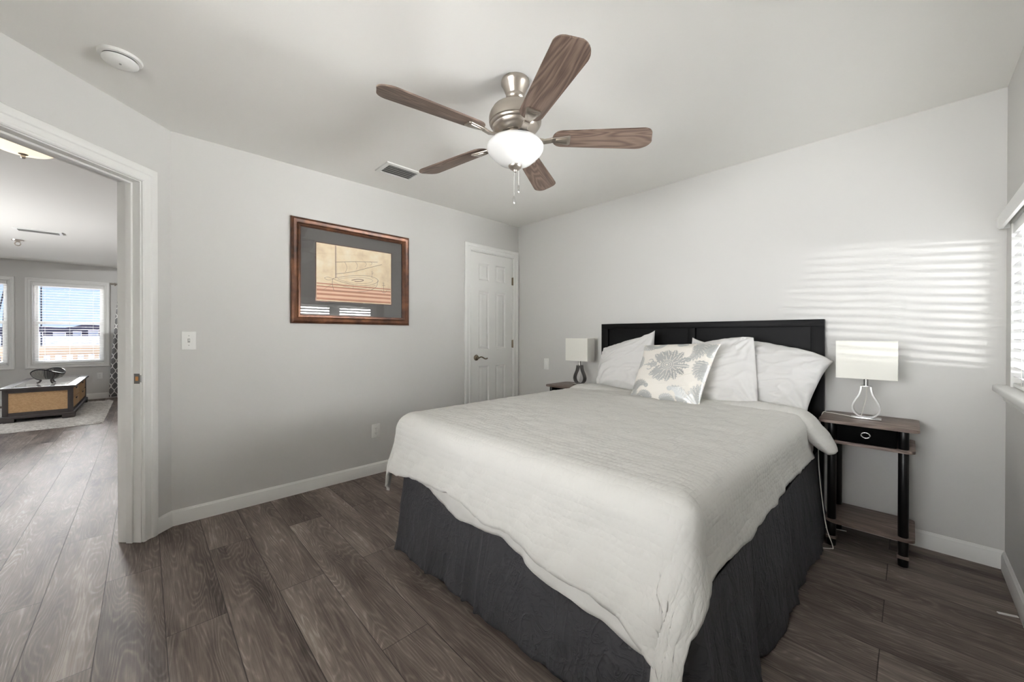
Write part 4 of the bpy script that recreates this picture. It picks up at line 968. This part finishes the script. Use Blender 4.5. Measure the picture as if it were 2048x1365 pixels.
# ------------------------------------------------------------------ nightstands and lamps
GN = 'walnut and black nightstands'; GL = 'cream box shade table lamps'
def rounded(x0, x1, y0, y1, rl, rr, n=6):
    pts = []
    for cx, cy, r, a0 in ((x1 - rr, y1 - rr, rr, 0), (x0 + rl, y1 - rl, rl, 90), (x0 + rl, y0 + rl, rl, 180), (x1 - rr, y0 + rr, rr, 270)):
        for i in range(n + 1): a = math.radians(a0 + 90 * i / n); pts.append((cx + r * math.cos(a), cy + r * math.sin(a)))
    return pts
NH = 0.712
def nightstand(label, loc):
    t_ = thing('nightstand', label, 'nightstand', loc, 0, GN); top = rounded(-0.200, 0.200, -0.19, 0.17, 0.045, 0.025); sh = rounded(-0.172, 0.185, -0.175, 0.16, 0.05, 0.03)
    m_ = MB(); m_.prism(top, NH - 0.016, NH, None, 0.002); obj('table_top', m_, M['shelf'], t_, 40)
    for z in (0.600, 0.150): m_ = MB(); m_.prism(sh, z - 0.016, z, None, 0.002); obj('shelf', m_, M['shelf'], t_, 40)
    for x in (-0.142, 0.142):
        for y in (-0.142, 0.125):
            m_ = MB()
            for z0_, z1_ in ((0.0, 0.040), (0.055, 0.134), (0.150, 0.584), (0.600, NH - 0.016)): m_.lathe([(0, z0_), (0.0195, z0_), (0.0205, z0_ + 0.002), (0.0205, z1_ - 0.002), (0.0195, z1_), (0, z1_)], c=(x, y, 0), seg=28)
            lg = obj('leg', m_, M['tube'], t_, 40)
            m_ = MB(); m_.box(x - 0.023, x + 0.023, y - 0.023, y + 0.023, 0.040, 0.055, bev=0.003); obj('foot_block', m_, M['shelf'], lg, 40)
    m_ = MB(); m_.box(-0.118, 0.118, -0.172, 0.12, 0.602, 0.692, bev=0.004); dr = obj('drawer', m_, M['fabricbox'], t_, 40)
    m_ = MB(); th = np.linspace(0, 2 * PI, 28, endpoint=False); m_.tube([(0.0 + 0.0175 * math.cos(a), -0.174, 0.650 + 0.0145 * math.sin(a)) for a in th], 0.0036, 8, closed=True); obj('ring_pull', m_, M['chrome'], dr, 60)
    return t_
NR = (2.998, -0.188, 0); NL = (0.932, -0.188, 0)
nightstand('walnut topped black nightstand on the window side of the bed', NR)
nightstand('walnut topped black nightstand on the closet side of the bed, mostly hidden', NL)

def lamp(label, loc, cord_pts):
    t_ = thing('table_lamp', label, 'lamp', loc, 0, GL)
    m_ = MB(); m_.box(-0.064, 0.064, -0.027, 0.027, 0, 0.010, bev=0.0015); obj('base', m_, M['chrome'], t_, 40)
    prof = [(-0.020, 0.185), (-0.022, 0.165), (-0.030, 0.135), (-0.045, 0.105), (-0.055, 0.078), (-0.056, 0.055), (-0.046, 0.032), (-0.025, 0.016), (0.0, 0.0115)]
    half = curve(prof, 14); full = [(a, 0, b) for a, b in half] + [(-a, 0, b) for a, b in half[::-1][1:]]
    m_ = MB(); m_.tube(full, 0.01, flat=(0.024, (0, 1, 0), 0.0036)); obj('body', m_, M['darkmetal'] if loc[0] < 2 else M['chrome'], t_, 60)
    m_ = MB(); m_.box(-0.022, 0.022, -0.024, 0.024, 0.184, 0.189, bev=0.001); m_.cyl((0, 0, 0.188), (0, 0, 0.262), 0.0105, seg=20); obj('socket', m_, M['chrome'], t_, 40)
    m_ = MB(); x, y, z0_, z1_, th = 0.1245, 0.056, 0.230, 0.442, 0.0018
    pr = [(x, -y), (x, y), (-x, y), (-x, -y)]
    m_.moulding([(0, 0), (0, z1_ - z0_), (-th, z1_ - z0_), (-th, 0)], pr, lambda a, b, h: (a, b, z0_ + h), closed=True); sh = obj('lamp_shade', m_, M['shade'], t_, 20)
    m_ = MB()
    for zz_ in (z0_, z1_ - 0.004): m_.moulding([(0.0006, 0), (0.0006, 0.004), (-th - 0.0006, 0.004), (-th - 0.0006, 0)], pr, lambda a, b, h: (a, b, zz_ + h), closed=True)
    obj('shade_trim', m_, M['shade'], sh, 20)
    m_ = MB(); m_.tube([(-x + 0.002, 0, 0.262), (0, 0, 0.262), (x - 0.002, 0, 0.262)], 0.0015, 6); m_.tube([(0, -y + 0.002, 0.262), (0, y - 0.002, 0.262)], 0.0015, 6); obj('shade_carrier', m_, M['chrome'], t_)
    if cord_pts:
        m_ = MB(); p = np.array(cord_pts); m_.tube([tuple(q) for q in np.array(curve3(p)) - np.array(loc)], 0.0026, 8); obj('power_cord', m_, M['cord'], t_, 60)
    m_ = MB(); m_.tube([(-0.02, 0.006, 0.012), (-0.012, 0.010, 0.06), (0.0, 0.010, 0.12), (0.002, 0.004, 0.186)], 0.0022, 8); obj('riser_wire', m_, M['cord'], t_, 60)
    return t_
def curve3(p, n=12):
    out = []
    for i in range(len(p) - 1):
        pm, pa, pb, pn = p[max(i - 1, 0)], p[i], p[i + 1], p[min(i + 2, len(p) - 1)]
        for t_ in np.linspace(0, 1, n, endpoint=False): out.append(0.5 * (2 * pa + (pb - pm) * t_ + (2 * pm - 5 * pa + 4 * pb - pn) * t_ ** 2 + (3 * pa - pm - 3 * pb + pn) * t_ ** 3))
    return out + [p[-1]]
lamp('chrome table lamp with cream box shade on the window side nightstand', (2.990, -0.195, NH), [(2.935, -0.19, NH + 0.004), (2.88, -0.16, NH + 0.004), (2.82, -0.13, NH + 0.003), (2.790, -0.14, NH - 0.006), (2.783, -0.20, 0.60), (2.792, -0.30, 0.50), (2.800, -0.315, 0.37), (2.816, -0.335, 0.23), (2.838, -0.365, 0.10), (2.868, -0.385, 0.012), (2.862, -0.400, 0.004), (2.83, -0.425, 0.004), (2.79, -0.45, 0.004), (2.742, -0.459, 0.004), (2.68, -0.44, 0.004)])
lamp('grey metal table lamp with cream box shade on the closet side nightstand', (0.983, -0.150, NH), None)
m_ = MB(); m_.tube([tuple(q) for q in curve3(np.array([(2.66, -0.20, 0.004), (2.733, -0.182, 0.004), (2.781, -0.141, 0.004), (2.826, -0.112, 0.004), (2.90, -0.09, 0.004)]))], 0.0026, 8); o = obj('extension_lead', m_, M['cord'], None, 60); tag(o, 'short white lead on the floor behind the window side nightstand', 'cord')
m_ = MB(); m_.box(-0.030, 0.030, -0.006, 0.006, 0.0, 0.004, bev=0.001); o = obj('plastic_strip', m_, M['plate'], None); o.location = (3.452, -0.505, 0.0); o.rotation_euler = (0, 0, math.radians(20)); tag(o, 'tiny white plastic strip on the floor by the right baseboard', 'plastic strip')

# ------------------------------------------------------------------ living room beyond the doorway
n, m = 120, 100; P = np.zeros((n, m, 3)); xs_ = np.linspace(-6.72, -4.30, n); ysn = np.linspace(-5.55, -3.54, m)
X_, Y_ = np.meshgrid(xs_, ysn, indexing='ij'); pil = 0.010 * fbm(X_ * 14, Y_ * 22, 1.0, 3); ed = np.minimum(np.minimum(X_ + 6.72, -4.30 - X_), np.minimum(Y_ + 5.55, -3.54 - Y_))
P[..., 0] = X_ + 0.010 * fbm(X_ * 30, Y_ * 30, 2.0, 2); P[..., 1] = Y_ + 0.010 * fbm(X_ * 30, Y_ * 30, 9.0, 2); P[..., 2] = 0.002 + (0.022 + pil) * np.clip(ed / 0.03, 0, 1)
o = gridobj('area_rug', P, M['rug'], None); tag(o, 'shaggy pale grey area rug under the coffee table', 'rug')

CT = (-5.83, -4.17, 0.024); cl, cw, chh = 0.84, 0.305, 0.46
ct = thing('coffee_table', 'dark wood trunk coffee table with wicker panels and glass top', 'coffee table', CT)
m_ = MB(); m_.box(-cl - 0.02, cl + 0.02, -cw - 0.02, cw + 0.02, 0.045, 0.085, bev=0.01)
for sx in (-1, 1):
    for sy in (-1, 1):
        m_.box(*sorted((sx * (cl + 0.02), sx * (cl - 0.10))), *sorted((sy * (cw + 0.02), sy * (cw - 0.10))), 0.0, 0.05, bev=0.006)
obj('plinth', m_, M['trunk'], ct, 40)
m_ = MB()
for sx in (-1, 1):
    for sy in (-1, 1): m_.box(*sorted((sx * cl, sx * (cl - 0.05))), *sorted((sy * cw, sy * (cw - 0.05))), 0.08, chh - 0.03, bev=0.003)
for sx in (-1, 1):
    m_.box(*sorted((sx * cl, sx * (cl - 0.04))), -cw + .04, cw - .04, 0.08, 0.125); m_.box(*sorted((sx * cl, sx * (cl - 0.04))), -cw + .04, cw - .04, chh - 0.075, chh - 0.03)
for sy in (-1, 1):
    m_.box(-cl + .04, cl - .04, *sorted((sy * cw, sy * (cw - 0.04))), 0.08, 0.11); m_.box(-cl + .04, cl - .04, *sorted((sy * cw, sy * (cw - 0.04))), chh - 0.055, chh - 0.03)
m_.box(-cl + 0.04, cl - 0.04, -cw + 0.05, cw - 0.03, 0.08, chh - 0.06)
obj('carcass', m_, M['trunk'], ct, 40)
for sx in (-1, 1):
    m_ = MB(); m_.box(*sorted((sx * (cl - 0.012), sx * (cl - 0.03))), -cw + 0.05, cw - 0.05, 0.125, chh - 0.075); obj('wicker_panel', m_, M['wicker'], ct, 0)
for i in range(2):
    for j in range(2):
        xa = -cl + 0.055 + i * (cl - 0.04); xb = xa + cl - 0.07; za = 0.115 + j * 0.148; m_ = MB(); m_.box(xa, xb, cw - 0.03, cw - 0.006, za, za + 0.138, bev=0.006); dr = obj('drawer', m_, M['wicker'], ct, 40)
        m_ = MB(); xc = (xa + xb) / 2; m_.box(xc - 0.06, xc + 0.06, cw - 0.008, cw + 0.002, za + 0.105, za + 0.125, bev=0.004); obj('handle', m_, M['trunk'], dr, 40)
m_ = MB(); path = [(-cl - 0.03, -cw - 0.03), (cl + 0.03, -cw - 0.03), (cl + 0.03, cw + 0.03), (-cl - 0.03, cw + 0.03)][::-1]
m_.moulding([(0, 0), (0, 0.018), (-0.006, 0.024), (-0.085, 0.024), (-0.085, 0.0)], path, lambda a, b, h: (a, b, chh - 0.03 + h), closed=True); tp = obj('top_frame', m_, M['trunk'], ct, 30)
def tabletop_glass():
    t = NT('grey_glass_top'); t.set(srgb(190, 190, 186), 0.04, spec=0.8); return t.m
M['topglass'] = tabletop_glass()
m_ = MB(); m_.box(-cl + 0.05, cl - 0.05, -cw + 0.05, cw - 0.05, chh - 0.014, chh - 0.008); obj('glass_inset', m_, M['topglass'], ct, 0)

def woven_bowl(loc):
    t_ = thing('woven_bowl', 'dark woven bowl with curved rim and feet on the coffee table', 'bowl', loc)
    n, m = 96, 18; P = np.zeros((n, m, 3)); UV_ = np.zeros((n, m, 2))
    for i in range(n):
        a = 2 * PI * i / n; rim = 0.178 + 0.036 * math.cos(2 * a + 0.8)
        for j in range(m):
            f = j / (m - 1); r = 0.045 + 0.112 * math.sin(f * PI / 2) ** 0.9; z = 0.062 + (rim - 0.062) * (f ** 1.8)
            P[i, j] = (r * math.cos(a), r * math.sin(a), z); UV_[i, j] = (i / n, f)
    P[:, 0, :2] = 0
    gridobj('bowl', P, M['wovenbowl'], t_, UV_, closed_u=True, solid=0.006)
    m_ = MB(); m_.tube([tuple(P[i, -1]) for i in range(n)], 0.008, 8, closed=True); obj('rim', m_, M['tube'], t_, 60)
    for k in range(3):
        a = 2 * PI * k / 3 + 0.5; pts = [(r * math.cos(a), r * math.sin(a), z) for r, z in ((0.158, 0.172), (0.148, 0.125), (0.110, 0.078), (0.072, 0.058), (0.080, 0.030), (0.105, 0.0125))]
        m_ = MB(); m_.tube([tuple(q) for q in curve3(np.array(pts), 6)], 0.012, 10); obj('foot', m_, M['trunk'], t_, 60)
woven_bowl((-5.45, -4.14, CT[2] + chh - 0.0075))

# trellis curtain
n, m = 150, 40; P = np.zeros((n, m, 3)); UV_ = np.zeros((n, m, 2))
for j in range(m):
    f = j / (m - 1); z = 0.03 + f * 2.08; yl = -3.615 + 0.135 * f ** 1.3
    for i in range(n):
        g = i / (n - 1); y = yl + g * (-2.55 - yl); P[i, j] = (XF + 0.09 + 0.035 * math.sin(g * 2 * PI * 7) * (0.6 + 0.4 * (1 - f)), y, z); UV_[i, j] = (g * 1.5, z)
cur = gridobj('curtain', P, M['curtain'], None, UV_, solid=0.003); tag(cur, 'grey curtain with white trellis pattern at the far window wall', 'curtain')
rod = thing('curtain_rod', 'thin pale curtain rod above the trellis curtain', 'curtain rod', (XF, -3.05, 2.125))
m_ = MB(); m_.cyl((0.09, -0.52, 0), (0.09, 0.6, 0), 0.010, seg=16); m_.lathe([(0, -0.03), (0.016, -0.024), (0.018, 0), (0.012, 0.02), (0, 0.02)], c=(0.09, -0.52, 0), axis='y', seg=16); obj('rod', m_, M['nickel'], rod, 40)
for y in (-0.49, 0.55):
    m_ = MB(); m_.box(0, 0.008, y - 0.012, y + 0.012, -0.03, 0.03, bev=0.002); m_.box(0.0, 0.095, y - 0.005, y + 0.005, -0.016, -0.006); obj('bracket', m_, M['nickel'], rod, 40)

lt = thing('ceiling_light', 'lit frosted bowl ceiling light just beyond the doorway', 'ceiling light', (-0.52, -3.66, H))
m_ = MB(); m_.lathe([(0, 0), (0.07, 0), (0.072, -0.012), (0.05, -0.02), (0.012, -0.024), (0.012, -0.17), (0, -0.17)], seg=32); obj('canopy', m_, M['nickel'], lt, 40)
m_ = MB(); m_.lathe([(0.165, -0.088), (0.168, -0.092), (0.160, -0.112), (0.138, -0.136), (0.105, -0.158), (0.06, -0.172), (0.02, -0.176), (0, -0.176), (0, -0.170), (0.06, -0.166), (0.10, -0.152), (0.133, -0.131), (0.155, -0.109), (0.163, -0.090)], seg=56); obj('glass_bowl', m_, M['glow'], lt, 60)
m_ = MB(); m_.lathe([(0, -0.172), (0.018, -0.173), (0.020, -0.178), (0.010, -0.183), (0.009, -0.190), (0.011, -0.196), (0.006, -0.203), (0, -0.204)], seg=24); obj('finial', m_, M['nickel'], lt, 40)
hk = thing('ceiling_hook', 'small grey ring hook on the living room ceiling', 'ceiling hook', (-5.05, -4.35, H))
m_ = MB(); m_.lathe([(0, 0), (0.055, 0), (0.052, -0.012), (0.02, -0.022), (0, -0.024)], seg=24); obj('plate', m_, M['nickel'], hk, 40)
m_ = MB(); m_.tube([(0, 0.024 * math.cos(a), -0.05 + 0.026 * math.sin(a)) for a in np.linspace(0, 2 * PI, 20, endpoint=False)], 0.006, 8, closed=True); obj('ring', m_, M['nickel'], hk, 60)
